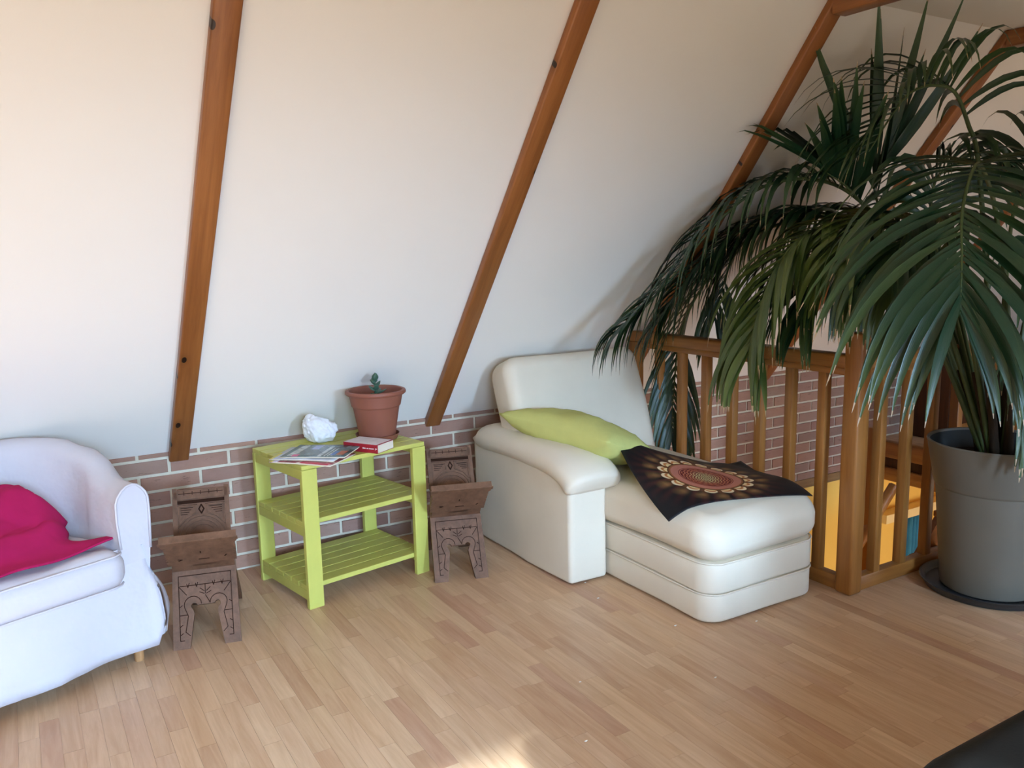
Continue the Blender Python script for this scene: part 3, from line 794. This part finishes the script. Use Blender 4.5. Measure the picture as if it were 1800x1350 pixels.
for (z, a, el, L) in ((0.006, 200, 12, 0.045), (0.008, 20, 10, 0.050), (0.010, 300, 20, 0.040), (0.022, 100, 30, 0.030), (0.026, 230, 35, 0.028), (0.036, 340, 40, 0.028), (0.044, 150, 45, 0.026), (0.052, 60, 55, 0.026), (0.058, 250, 68, 0.030), (0.060, 30, 72, 0.028)):
    fleshy(su, (0, 0, z), (math.cos(R(a))*math.cos(R(el)), math.sin(R(a))*math.cos(R(el)), math.sin(R(el))), L, 0.011, 0.004)

# ------------------------------------------------------------------ carved folding stands
def carved_stand(loc, rz, label):
    e = empty('carved_stand', loc, rz, label, 'stand', 'carved folding stands')
    Wd = 0.236; T = 0.024; L = 0.590
    # board A: front feet leaning back to the carved upper panel.  local (x, s)
    tiltA = math.atan2(0.27, 0.52)
    MA = Matrix(((1,0,0,0), (0, math.sin(tiltA), math.cos(tiltA), 0), (0, math.cos(tiltA), -math.sin(tiltA), 0), (0,0,0,1)))
    h = Wd/2
    def teeth(x, s0, s1, n, sgn):
        out = []; d = (s1-s0)/n
        for k in range(n): out += [(x, s0+d*k), (x, s0+d*(k+0.72)), (x-sgn*0.007, s0+d*(k+0.80)), (x-sgn*0.007, s0+d*(k+0.92))]
        return out + [(x, s1)]
    arch = []                                       # notch between the legs with two keyhole corners
    arch += [(0.060, 0.0), (0.041, 0.125)]
    for k in range(9):
        a = R(-60 + 240*k/8); arch.append((0.041 + 0.011*math.cos(a), 0.150 + 0.011*math.sin(a)))
    arch += [(0.028, 0.152), (-0.028, 0.152)]
    for k in range(9):
        a = R(0 + 240*k/8); arch.append((-0.041 + 0.011*math.cos(a), 0.150 + 0.011*math.sin(a)))
    arch += [(-0.041, 0.125), (-0.060, 0.0)]
    up = 0.102                                      # half width of the upper panel
    lower = [(-h, 0.0), (-0.060, 0.0)] + arch[::-1][1:-1] + [(0.060, 0.0), (h, 0.0), (h-0.006, 0.315), (-h+0.006, 0.315)]
    plate('front_legs', [lower], T, M['carved'], e, MA)
    upper = [(-up, 0.31), (up, 0.31)] + teeth(up, 0.345, 0.505, 5, 1)[0:] + [(up, L), (-up, L)] + teeth(-up, 0.345, 0.505, 5, -1)[::-1]
    pa = plate('back_panel', [upper], T*0.8, M['carved'], e, MA)
    # board B: rear feet rising forward to the flap
    tiltB = math.atan2(0.475, 0.43)                 # y per z
    MBm = Matrix.Translation((0, 0.405, 0)) @ Matrix(((1,0,0,0), (0, -math.sin(tiltB), math.cos(tiltB), 0), (0, math.cos(tiltB), math.sin(tiltB), 0), (0,0,0,1)))
    LB = 0.640
    flap = teeth(h+0.002, 0.43, 0.590, 7, 1) + [(h+0.010, 0.600), (h+0.010, LB), (-h-0.010, LB), (-h-0.010, 0.600)] + teeth(-h-0.002, 0.43, 0.590, 7, -1)[::-1]
    cut = [(-0.045, 0.43), (-0.045, 0.405), (-0.036, 0.405), (-0.036, 0.425), (0.050, 0.425), (0.050, 0.41), (0.06, 0.41), (0.06, 0.43)]
    fb = plate('flap', [[(-h-0.002, 0.43)] + cut + flap], T, M['carved'], e, MBm)
    rear = [(-h, 0.0), (-0.055, 0.0), (-0.040, 0.15), (0.040, 0.15), (0.055, 0.0), (h, 0.0), (h-0.01, 0.43), (-h+0.01, 0.43)]
    plate('rear_legs', [rear], T, M['carved'], e, MBm)
    # carving: ribbons laid on the faces
    def ribbons(name, lines, mat, Mx, z, wd, parent, th=0.0012):
        g = MB()
        for ln in lines:
            for (a, b) in zip(ln[:-1], ln[1:]):
                d = Vector((b[0]-a[0], b[1]-a[1])); l = d.length
                if l < 1e-6: continue
                d /= l; n = Vector((-d.y, d.x))*wd/2; aa = Vector(a) - d*wd*0.3; bb = Vector(b) + d*wd*0.3
                q = [aa+n, aa-n, bb-n, bb+n]
                g.add([Mx @ Vector((p.x, p.y, z)) for p in q] + [Mx @ Vector((p.x, p.y, z-th if z < 0 else z+th)) for p in q], [(0,1,2,3),(7,6,5,4),(0,4,5,1),(1,5,6,2),(2,6,7,3),(3,7,4,0)])
        return g.build(name, mat, parent)
    frontz = 0.0004
    out = [(-0.092, 0.030), (-0.078, 0.030)], [(-0.092, 0.030), (-0.092, 0.262), (0.092, 0.262), (0.092, 0.030), (0.078, 0.030)]
    inner = [(-0.058, 0.045), (-0.073, 0.060), (-0.062, 0.115)]
    for k in range(11):
        a = R(200 - 200*k/10); inner.append((-0.045 + 0.030*math.cos(a), 0.155 + 0.030*math.sin(a)))
    inner2 = [(0.0, 0.185)] + [(-x, y) for x, y in inner[::-1]]
    garland = [(-0.088, 0.225), (0.088, 0.225)]
    lines = list(out) + [inner, inner2, garland, [(0.0, 0.225), (0.0, 0.190)], [(-0.092, 0.225), (-0.066, 0.192)], [(0.092, 0.225), (0.066, 0.192)], [(-0.092, 0.12), (-0.064, 0.12)], [(0.092, 0.12), (0.064, 0.12)]]
    for x in (-0.06, -0.03, 0.03, 0.06): lines.append([(x-0.004, 0.232), (x, 0.218), (x+0.005, 0.234)])
    for sg in (-1, 1):
        lines += [[(sg*0.004, 0.20), (sg*0.018, 0.212)], [(sg*0.004, 0.19), (sg*0.02, 0.198)]]
        for yy in (0.05, 0.08, 0.15): lines.append([(sg*0.090, yy), (sg*0.082, yy+0.006)])
    ribbons('leg_carving', lines, M['groove'], MA, -frontz, 0.0026, e)
    # raised mouldings on the inside of the upper panel
    zf = -0.0005
    mould = [[(-up+0.012, 0.315), (-up+0.012, L-0.010)], [(up-0.012, 0.315), (up-0.012, L-0.010)]]
    ribbons('edge_moulding', [[(-up+0.008, 0.32), (-up+0.008, L)], [(up-0.008, 0.32), (up-0.008, L)]], M['carved'], MA, zf, 0.017, pa, 0.006)
    ribbons('top_moulding', [[(-up+0.016, 0.568), (up-0.016, 0.568)]], M['carved'], MA, zf, 0.036, pa, 0.006)
    ribbons('band', [[(-up+0.016, 0.540), (up-0.016, 0.540)]], M['groove'], MA, zf, 0.013, pa, 0.001)
    fr = []
    for sg in (-1, 1):
        fr.append([(sg*0.020, 0.524), (sg*0.082, 0.524), (sg*0.082, 0.448), (sg*0.055, 0.478), (sg*0.020, 0.494), (sg*0.020, 0.524)])
    ribbons('square_moulding', fr, M['carved'], MA, zf, 0.006, pa, 0.005)
    gr = []
    for sg in (-1, 1):
        for k in range(4): gr.append([(sg*(0.030+0.007*k), 0.517-k*0.008), (sg*0.074, 0.517-k*0.008)])
        gr.append([(sg*0.016, 0.528), (sg*0.086, 0.528), (sg*0.086, 0.442)])
    ribbons('hatching', gr, M['groove'], MA, zf, 0.0022, pa)
    arcs = [[(rr*math.cos(R(a)), 0.400 + rr*math.sin(R(a))) for a in range(0, 181, 12)] for rr in (0.052, 0.068, 0.084)]
    ribbons('arch_moulding', arcs, M['carved'], MA, zf, 0.007, pa, 0.005)
    ribbons('almond', [[(0, 0.526), (-0.009, 0.509), (0, 0.492), (0.009, 0.509), (0, 0.526)]], M['groove'], MA, zf, 0.005, pa, 0.003)
    ribbons('garland', [[(-up+0.022, 0.572), (up-0.022, 0.572)]] + [[(x, 0.566), (x, 0.580)] for x in (-0.06, -0.03, 0, 0.03, 0.06)], M['groove'], MA, -0.0066, 0.0022, pa)
    # marks on the outside of the flap (it faces forward and down)
    for mk in ([(0, 0.525), (0, 0.538)], [(-0.078, 0.472), (-0.066, 0.480), (-0.080, 0.484)], [(0.080, 0.474), (0.086, 0.486)], [(-0.01, 0.470), (0.025, 0.470)]):
        ribbons('flap_mark', [mk], M['groove'], MBm, -0.0003, 0.004, fb)
    ribbons('top_bead', [[(-h-0.008, LB-0.010), (h+0.008, LB-0.010)]], M['carved'], MBm, -0.0003, 0.022, fb, 0.004)
    return e
carved_stand((0.493, 3.034, 0.0), R(-13.5), 'carved wooden folding stand between the white armchair and the green table')
carved_stand((1.556, 3.060, 0.0), R(-17.5), 'carved wooden folding stand between the green table and the ivory chaise')

# ------------------------------------------------------------------ white armchair
AC = empty('armchair', (-0.010, 2.900, 0), R(22), 'white slipcovered tub armchair at the left edge', 'armchair')
def tub():
    # plan path of the wall's centre line, from the right arm front round the back to the left
    half = 0.325; pts = []
    for k in range(9): pts.append((half, 0.03 + 0.27*k/8))
    for k in range(1, 20):
        a = math.pi*k/20; pts.append((half*math.cos(a), 0.30 + 0.33*math.sin(a)))
    for k in range(8, -1, -1): pts.append((-half, 0.03 + 0.27*k/8))
    n = len(pts); T = 0.055; vs, fs = [], []; m = None
    for i, (x, y) in enumerate(pts):
        a = Vector(pts[max(i-1,0)]); b = Vector(pts[min(i+1,n-1)]); t = (b-a).normalized(); nn = Vector((t.y, -t.x))   # outwards
        u = 1-abs(i/(n-1)*2-1); s = min(1, max(0, (u-0.12)/0.6)); s = s*s*(3-2*s)
        top = 0.640 + 0.115*s; flare = 0.012 + 0.035*s
        prof = [(T-0.012, 0.10), (T-0.006, 0.25), (T, 0.40), (T+flare*0.4, top-0.11)]
        for k in range(9):
            an = math.pi*k/8; prof.append((math.cos(an)*T*1.0 + flare*(0.75), top-0.055 + 0.055*math.sin(an)))
        prof += [(-T+flare*0.3, top-0.12), (-T, 0.42), (-T, 0.20), (-T, 0.10)]
        m = len(prof)
        for o, z in prof:
            p = Vector((x + nn.x*o, y + nn.y*o, z)); f = 0.013*fbm(p, 5, 1) + 0.006*fbm(p, 14, 2) + 0.006*abs(fbm((p.x*3, p.y*9, p.z*2.5), 1, 6)); vs.append(p + Vector((nn.x, nn.y, 0.3))*f)
    for i in range(n-1):
        for k in range(m-1): fs.append((i*m+k, (i+1)*m+k, (i+1)*m+k+1, i*m+k+1))
        fs.append((i*m+m-1, (i+1)*m+m-1, (i+1)*m, i*m))
    fs.append(tuple(range(m))); fs.append(tuple((n-1)*m+k for k in range(m))[::-1])
    bm = bmesh.new(); bv = [bm.verts.new(v) for v in vs]
    for f in fs: bm.faces.new([bv[i] for i in f])
    o = frombm('tub_back', bm, M['cover'], AC, 50)
    # piping round the arm fronts
    for i in (0, n-1):
        g = MB(); g.tube([vs[i*m+k] + Vector((0, -0.003, 0)) for k in range(2, m-2)], 0.0045, 6, True); g.build('piping', M['cover'], o, 180)
tub()
def seatw(v):
    p = Vector(v); p.z += 0.010*fbm(v, 6, 7)
    p.x *= 1 - 0.18*max(0, (p.y)/0.25)
    return p
slab('seat_cushion', 0.555, 0.54, bulge(pts_round(0.300, 0.430, 0.045, 0, 6), 0.30, 0.43, 0.012), 0.06, M['cover'], AC, loc=(0, 0.260, 0), warp=seatw)
sq = MB()
for zc in (0.417, 0.313):
    ol = [seatw(Vector((x, y, zc))) + Vector((0, 0.260, 0)) for x, y in rrect(0.560, 0.546, 0.062, 8)]
    sq.tube(ol + [ol[0]], 0.0035, 6, False)
sq.build('piping', M['cover'], AC, 180)
# skirt: loose cloth hanging from the seat front and round the arms
def skirt():
    half = 0.384; P = []
    for k in range(15): P.append((half, 0.60 - 0.575*k/14))
    for k in range(1, 6): a = R(-90*k/5); P.append((half-0.02 + 0.02*math.cos(a), 0.036 + 0.02*math.sin(a)))
    for k in range(1, 40): P.append((half-0.02 - (2*half-0.04)*k/39, 0.016))
    for k in range(1, 15): P.append((-half, 0.025 + 0.575*k/14))
    cl = [0]
    for a, b in zip(P[:-1], P[1:]): cl.append(cl[-1] + math.dist(a, b))
    n = len(P); rows = 12; vs, fs = [], []
    grid = []
    for layer in (0, 1):
        for i, (x, y) in enumerate(P):
            a = Vector(P[max(i-1,0)]); b = Vector(P[min(i+1,n-1)]); t = (b-a).normalized(); nn = Vector((-t.y, t.x))
            if nn.dot(Vector((x, y-0.3))) < 0: nn = -nn
            corner = math.exp(-((cl[i]-0.60)/0.10)**2)
            side = 1.0 if cl[i] < 0.60 else 0.0
            for j in range(rows+1):
                v = j/rows; z = 0.42 - 0.370*v
                if side: z = 0.42 - 0.350*v - 0.02*math.sin(cl[i]*17)*v
                sw = 0.020*v*math.sin(cl[i]*15 + 0.6*fbm((cl[i], 0, 0), 3, 2)) + 0.018*v*v
                if side: sw += 0.060*math.sin(math.pi*min(1, max(0, v-0.25)*1.25))*max(0, 1-abs(cl[i]-0.49)/0.15) + 0.014*v*math.sin(cl[i]*40)
                else: sw = sw*0.5 + 0.012*math.sin(math.pi*min(1, v*1.6))*0.5
                sw -= 0.030*(1-v)**3
                p = Vector((x + nn.x*sw, y + nn.y*sw, z)) + Vector((nn.x, nn.y, 0))*0.010*v*fbm((x*3, y*3, z*3), 3, 5)
                vs.append(p - Vector((nn.x, nn.y, 0))*0.005*layer)
    R_ = rows+1; off = n*R_
    for i in range(n-1):
        for j in range(rows):
            a = i*R_+j; q = (a, a+1, a+R_+1, a+R_); fs.append(q); fs.append(tuple(k+off for k in q[::-1]))
        a = i*R_; fs.append((a, a+R_, a+R_+off, a+off)); a = i*R_+rows; fs.append((a, a+off, a+R_+off, a+R_))
    bm = bmesh.new(); bv = [bm.verts.new(v) for v in vs]
    for f in fs: bm.faces.new([bv[i] for i in f])
    return frombm('skirt', bm, M['cover'], AC, 180)
skirt()
MB().box(-0.35, 0.35, 0.03, 0.58, 0.12, 0.32).build('seat_base', M['cover'], AC)
for (x, y) in ((0.315, 0.045), (-0.315, 0.045), (0.25, 0.52), (-0.25, 0.52)):
    MB().tube([(x, y, 0.0), (x, y, 0.14)], [0.016, 0.022], 14).build('leg', M['leg'], AC, 60)

# crimson blanket heaped on the armchair seat
def blanket(u, v):
    # u across the chair (left to right), v from the back of the heap to the seat front
    x = -0.42 + 0.625*u; y = 0.43 - 0.43*v
    edge = max(0, (u-0.87)/0.13)
    hump = 0.150*math.exp(-(max(0, v-0.12)/0.40)**2.2)*(1 - 0.72*edge**1.5)
    crease = 0.030*abs(math.sin(2.6*u + 3.4*v + 1.5*fbm((u*2, v*2, 0), 1, 8)))*(0.4+0.6*u) + 0.022*abs(math.sin(6.5*u - 4.0*v))
    roll = 0.030*math.exp(-((v-0.62-0.06*math.sin(u*4))/0.10)**2)*(1-edge**3)
    z = 0.447 + hump + roll + crease*(1-v)**0.6*(1-edge) + 0.012*fbm((x*6, y*6, 0), 1, 3)*(1-v)
    k = max(0, (v-0.70)/0.30); k = k*k*(3-2*k)
    z = z*(1-k) + (0.450 + 0.006*math.sin(u*14))*k
    x += 0.090*math.exp(-((v-0.94)/0.09)**2)*u**4 + 0.030*math.exp(-((v-0.30)/0.08)**2)*u**6 - 0.030*math.exp(-((v-0.68)/0.12)**2)*u**3
    y += 0.06*u*u*v
    return Vector((x, y, z))
bl = sheet('blanket', blanket, 72, 56, M['magenta'], None, 0.007)
bl.location = AC.location; bl.rotation_euler = AC.rotation_euler
tag(bl, 'crimson pink blanket heaped on the white armchair seat', 'blanket')

# ------------------------------------------------------------------ big palm
PX, PY = 3.315, 1.785
sr = lathe('plant_saucer', [(0.205, 0.0), (0.232, 0.003), (0.246, 0.030), (0.252, 0.034), (0.247, 0.037), (0.238, 0.032), (0.226, 0.010), (0.02, 0.009)], M['saucer'], None, 56, (PX, PY, 0.0005))
tag(sr, 'black plastic saucer under the big grey palm pot', 'saucer')
pp = empty('palm_pot', (PX, PY, 0.0105), 0, 'tall tapered taupe grey plastic pot standing behind the railing corner', 'plant pot')
lathe('pot', [(0.160, 0.0), (0.172, 0.004), (0.176, 0.016), (0.212, 0.420), (0.2165, 0.424), (0.2195, 0.432), (0.250, 0.592), (0.254, 0.604), (0.251, 0.610), (0.244, 0.608), (0.238, 0.592), (0.226, 0.515), (0.02, 0.514)], M['greypot'], pp, 64)
lathe('dark_inner_wall', [(0.2275, 0.5155), (0.2385, 0.590), (0.2415, 0.600), (0.2405, 0.6005), (0.2370, 0.590), (0.2260, 0.517)], M['potin'], pp, 64)  # inner face of the pot wall as a separate, darker skin
lathe('soil', [(0.2255, 0.518), (0.223, 0.530), (0.12, 0.538), (0.01, 0.542)], M['soil'], pp, 40)
palm = empty('palm', (PX, PY, 0.55), 0, 'large dark green kentia palm arching over the railing', 'palm')
rp = random.Random(21)
BASE = Vector((PX, PY, 0.55))
FR = {
'F1': ([(0,.02),(3.46,1.85,1.00),(3.38,1.88,1.46),(3.16,1.81,1.63),(2.93,1.72,1.67),(2.70,1.62,1.52),(2.58,1.54,1.34),(2.54,1.51,1.19)], dict(t0=0.50, n=32, L=0.66, w=0.037, droop=0.62, tint=0.0, ang=52, lift=0.20)),
'F2': ([(.02,.03),(3.48,1.95,1.11),(3.49,2.04,1.72),(3.42,2.05,1.87),(3.34,2.07,2.00),(3.22,2.09,2.02),(3.09,2.10,1.98),(3.01,2.12,1.89),(2.93,2.15,1.76)], dict(t0=0.40, n=22, L=0.52, w=0.027, droop=0.60, tint=0.06, ang=56, lift=0.75)),
'F3': ([(-.02,.03),(3.41,2.13,1.08),(3.32,2.30,1.42),(3.27,2.36,1.62),(3.27,2.36,1.72)], dict(t0=0.70, n=5, L=0.74, w=0.050, droop=-0.15, tint=0.0, ang=22, lift=0.30)),
'F4': ([(-.02,.03),(3.38,2.17,1.18),(3.22,2.32,1.50),(3.10,2.37,1.64),(2.99,2.39,1.70)], dict(t0=0.62, n=11, L=0.62, w=0.050, droop=0.18, tint=0.0, ang=40, lift=0.35)),
'F5': ([(-.02,.03),(3.38,2.17,1.23),(3.25,2.37,1.55),(3.13,2.52,1.68),(2.93,2.66,1.67),(2.74,2.77,1.51),(2.55,2.89,1.24),(2.37,2.96,1.05)], dict(t0=0.36, n=36, L=0.56, w=0.031, droop=0.80, tint=0.0, ang=44, lift=0.35)),
'F6': ([(0,.03),(3.44,2.27,1.26),(3.36,2.56,1.51),(3.19,2.83,1.50),(3.01,3.02,1.32),(2.92,3.18,1.01),(2.88,3.20,0.66),(2.87,3.20,0.42)], dict(t0=0.42, n=34, L=0.42, w=0.030, droop=0.70, tint=0.0, ang=40, lift=0.25)),
'F7': ([(-.03,.02),(3.22,2.09,1.19),(3.02,2.26,1.47),(2.84,2.33,1.46),(2.69,2.37,1.33),(2.60,2.39,1.12),(2.55,2.38,0.98)], dict(t0=0.38, n=28, L=0.50, w=0.038, droop=0.95, tint=0.46, ang=42, lift=0.25)),
'F8': ([(-.03,.01),(3.21,1.97,1.10),(3.06,2.06,1.44),(2.91,2.11,1.51),(2.78,2.11,1.43),(2.73,2.11,1.32)], dict(t0=0.38, n=22, L=0.44, w=0.038, droop=0.95, tint=0.46, ang=42, lift=0.25)),
'F9': ([(-.03,0),(3.19,1.87,1.11),(3.01,1.91,1.37),(2.89,1.93,1.40),(2.80,1.92,1.33),(2.77,1.92,1.24)], dict(t0=0.36, n=22, L=0.42, w=0.038, droop=0.95, tint=0.36, ang=42, lift=0.25)),
'F10': ([(.03,0),(3.33,1.72,1.11),(3.32,1.65,1.33),(3.26,1.55,1.21),(3.20,1.48,0.97)], dict(t0=0.38, n=24, L=0.50, w=0.040, droop=0.75, tint=0.0, ang=46, lift=0.2)),
'F11': ([(0,-.02),(3.28,1.72,0.89),(3.24,1.64,0.98),(3.19,1.57,0.90),(3.16,1.54,0.78)], dict(t0=0.30, n=16, L=0.40, w=0.044, droop=0.9, tint=0.16, ang=42, lift=0.2)),
'F12': ([(0,.03),(3.50,2.19,1.22),(3.46,2.46,1.51),(3.34,2.64,1.57),(3.17,2.84,1.53),(3.03,2.95,1.35),(2.96,3.00,1.05)], dict(t0=0.38, n=32, L=0.50, w=0.032, droop=0.85, tint=0.0, ang=44, lift=0.25)),
'F13': ([(.02,.03),(3.57,2.19,1.27),(3.57,2.38,1.57),(3.52,2.50,1.55),(3.45,2.58,1.37),(3.40,2.58,1.15)], dict(t0=0.38, n=24, L=0.46, w=0.034, droop=0.8, tint=0.0, ang=44, lift=0.25)),
'F14': ([(.03,.02),(3.63,1.97,1.22),(3.76,2.02,1.58),(3.88,1.98,1.77),(4.01,1.90,1.77)], dict(t0=0.48, n=18, L=0.54, w=0.030, droop=0.55, tint=0.02, ang=55, lift=0.6)),
'F15': ([(-.02,.03),(3.21,2.00,1.01),(3.08,2.10,1.28),(2.95,2.20,1.38),(2.82,2.26,1.29),(2.74,2.27,1.12)], dict(t0=0.40, n=22, L=0.44, w=0.036, droop=0.9, tint=0.10, ang=42, lift=0.25)),
'F16': ([(-.01,.03),(3.34,2.20,1.23),(3.29,2.46,1.49),(3.16,2.67,1.55),(2.96,2.82,1.48),(2.77,2.92,1.30),(2.61,3.00,1.06)], dict(t0=0.34, n=36, L=0.54, w=0.031, droop=0.85, tint=0.0, ang=44, lift=0.25)),
'F17': ([(-.02,.02),(3.32,2.09,1.09),(3.23,2.31,1.37),(3.11,2.46,1.44),(2.98,2.56,1.36),(2.88,2.61,1.18),(2.81,2.61,1.02)], dict(t0=0.36, n=28, L=0.48, w=0.034, droop=0.9, tint=0.06, ang=44, lift=0.25)),
'F18': ([(-.01,.01),(3.24,1.88,1.10),(3.10,1.90,1.40),(2.94,1.90,1.48),(2.81,1.90,1.42),(2.73,1.88,1.30)], dict(t0=0.38, n=24, L=0.50, w=0.036, droop=0.85, tint=0.12, ang=44, lift=0.25)),
'F19': ([(0,.03),(3.45,2.07,1.08),(3.45,2.19,1.42),(3.47,2.22,1.64),(3.51,2.15,1.73),(3.60,2.03,1.70)], dict(t0=0.45, n=22, L=0.50, w=0.032, droop=0.75, tint=0.0, ang=48, lift=0.3)),
}
for q in FR.values(): q[0][0] = (PX + q[0][0][0], PY + q[0][0][1], 0.53)
def slope_clear(p):
    return (p - Vector((0, YW, ZK))).dot(INW)
def leaflet(base, d0, L, w, droop, nrm, lean, seg=8):
    P = [base]; d = d0.copy(); p = base.copy(); step = L/seg
    for i in range(seg):
        u = (i+1)/seg
        g = droop*(u**1.3)*1.35
        dd = (d0*(1-min(0.95, max(0, g)*0.75)) + Vector((0,0,-1))*g).normalized() if g > 0 else (d0 + Vector((0,0,1))*(-g)*u).normalized()
        p = p + dd*step
        c = slope_clear(p)
        if c < 0.02: p = p + INW*(0.02-c)
        P.append(p.copy())
    vs, uv, fs = [], [], []
    for i, q in enumerate(P):
        u = i/seg; t = (P[min(i+1,seg)] - P[max(i-1,0)]).normalized()
        s = t.cross(nrm); s = s.normalized() if s.length > 1e-3 else Vector((1,0,0))
        k = s.cross(t)
        ww = w*0.5*(0.30 + 2.2*u if u < 0.30 else max(0.03, (0.96)*(1-((u-0.30)/0.70)**1.7)))
        vs += [q - s*ww + k*ww*0.35, q, q + s*ww + k*ww*0.35]; uv += [(0, u), (0.5, u), (1, u)]
    for i in range(seg):
        a = i*3; fs += [(a, a+1, a+4, a+3), (a+1, a+2, a+5, a+4)]
    return vs, fs, uv
rest = MB(); rest_uv, rest_t = [], []
leaves = []
for key, (pts, o) in FR.items():
    P = catmull(pts, 48)
    t0 = o['t0']
    g = MB(); N_ = len(P)
    g.tube([p - BASE for p in P], [0.011*(1-0.86*i/(N_-1)) + 0.0012 for i in range(N_)], 7)
    frond = g.build('frond', M['rachis'], palm, 180)
    for i in range(o['n']):
        u = t0 + (1-t0)*((i+0.3)/(o['n']-0.4))**0.95
        u = min(u, 0.995); f = u*48; k = int(f); f -= k
        p = P[k].lerp(P[min(k+1, 48)], f); t = (P[min(k+2, 48)] - P[max(k-1, 0)]).normalized()
        up = Vector((0,0,1)) - t*t.z
        if up.length < 0.25: up = (Vector((-0.5,-0.85,0.1)) - t*t.dot(Vector((-0.5,-0.85,0.1))))
        up.normalize(); side = t.cross(up).normalized()
        fr_ = (i+0.5)/o['n']
        L = o['L']*(0.62 + 0.75*math.sin(math.pi*min(1, 0.18+0.80*fr_)))*0.75*(0.92 + 0.16*rp.random())
        for sg in (-1, 1):
            a = R(o['ang']*(1.15 - 0.55*fr_) + rp.uniform(-6, 6))
            d = (t*math.cos(a) + side*sg*math.sin(a) + up*(o['lift'] + rp.uniform(-0.1, 0.1))).normalized()
            dr = o['droop']*(0.85 + 0.3*rp.random())
            vs, fs, uv = leaflet(p, d, L, o['w']*(0.85+0.3*rp.random()), dr, up if abs(d.dot(up)) < 0.9 else side, 0)
            tint = max(0, min(1, o['tint'] + rp.uniform(-0.10, 0.16)))
            c = sum(vs, Vector())/len(vs); leaves.append((key, frond, [v-BASE for v in vs], fs, uv, tint, (c - Vector((0,0,1.41))).length))
def tint_attr(me, vals):
    a = me.attributes.new('tint', 'FLOAT', 'POINT'); a.data.foreach_set('value', vals)
order = sorted(leaves, key=lambda q: q[6] - 0.6*(q[0] in ('F1', 'F2', 'F3', 'F4')))
for (key, frond, vs, fs, uv, tint, dist) in order[:300]:
    o = mesh('leaflet', vs, fs, M['leaf'], frond, 180, uv); tint_attr(o.data, [tint]*len(vs))
for (key, frond, vs, fs, uv, tint, dist) in order[300:]:
    rest.add(vs, fs); rest_uv += uv; rest_t += [tint]*len(vs)
ro = mesh('leaflets', rest.v, rest.f, M['leaf'], palm, 180, rest_uv); tint_attr(ro.data, rest_t); ro['kind'] = 'stuff'
# bundle of sheaths at the foot
for k in range(7):
    a = k*0.9; r0 = 0.03 + 0.012*(k % 3)
    MB().tube([Vector((r0*math.cos(a), r0*math.sin(a), -0.02)), Vector((r0*1.3*math.cos(a), r0*1.3*math.sin(a)+0.02, 0.15)), Vector((r0*1.9*math.cos(a), r0*1.9*math.sin(a)+0.06, 0.34))], [0.020, 0.017, 0.010], 9).build('sheath', M['trunk'], palm, 180)

# ------------------------------------------------------------------ black armchair in the near right corner
ba = empty('armchair', (1.70, 0.45, 0), R(0), 'black leather armchair, only its rounded corner visible at the bottom right', 'armchair')
slab('arm', 0.90, 0.26, bulge(pts_round(0.02, 0.50, 0.07, 0, 8), 0.0, 0.5, 0.01), 0.12, M['black'], ba, loc=(0, 0.24, 0))
slab('arm', 0.90, 0.22, bulge(pts_round(0.02, 0.50, 0.07, 0, 8), 0.0, 0.5, 0.01), 0.10, M['black'], ba, loc=(0, -0.52, 0))
slab('seat', 0.84, 0.52, bulge(pts_round(0.02, 0.40, 0.06, 0, 8), 0.0, 0.4, 0.01), 0.06, M['black'], ba, loc=(0.02, -0.15, 0))
slab('backrest', 0.20, 0.90, bulge(pts_round(0.02, 0.78, 0.07, 0, 8), 0.0, 0.78, 0.01), 0.08, M['black'], ba, loc=(0.50, -0.14, 0))

# crumbs on the floor
rk = random.Random(4)
for (x, y) in ((1.93, 2.58), (1.48, 2.08), (1.30, 1.80), (1.87, 1.86), (2.30, 2.08), (2.02, 2.22), (1.98, 2.74)):
    bm = bmesh.new(); bmesh.ops.create_icosphere(bm, subdivisions=1, radius=0.004)
    for v in bm.verts: v.co = Vector((v.co.x*(1+rk.random()), v.co.y*0.8, v.co.z*0.5))*(0.7+0.5*rk.random())
    tag(frombm('crumb', bm, M['crumb'], None, None, loc=(x, y, 0.0022)), 'tiny white crumb lying on the laminate floor', 'crumb', 'crumbs on the floor')
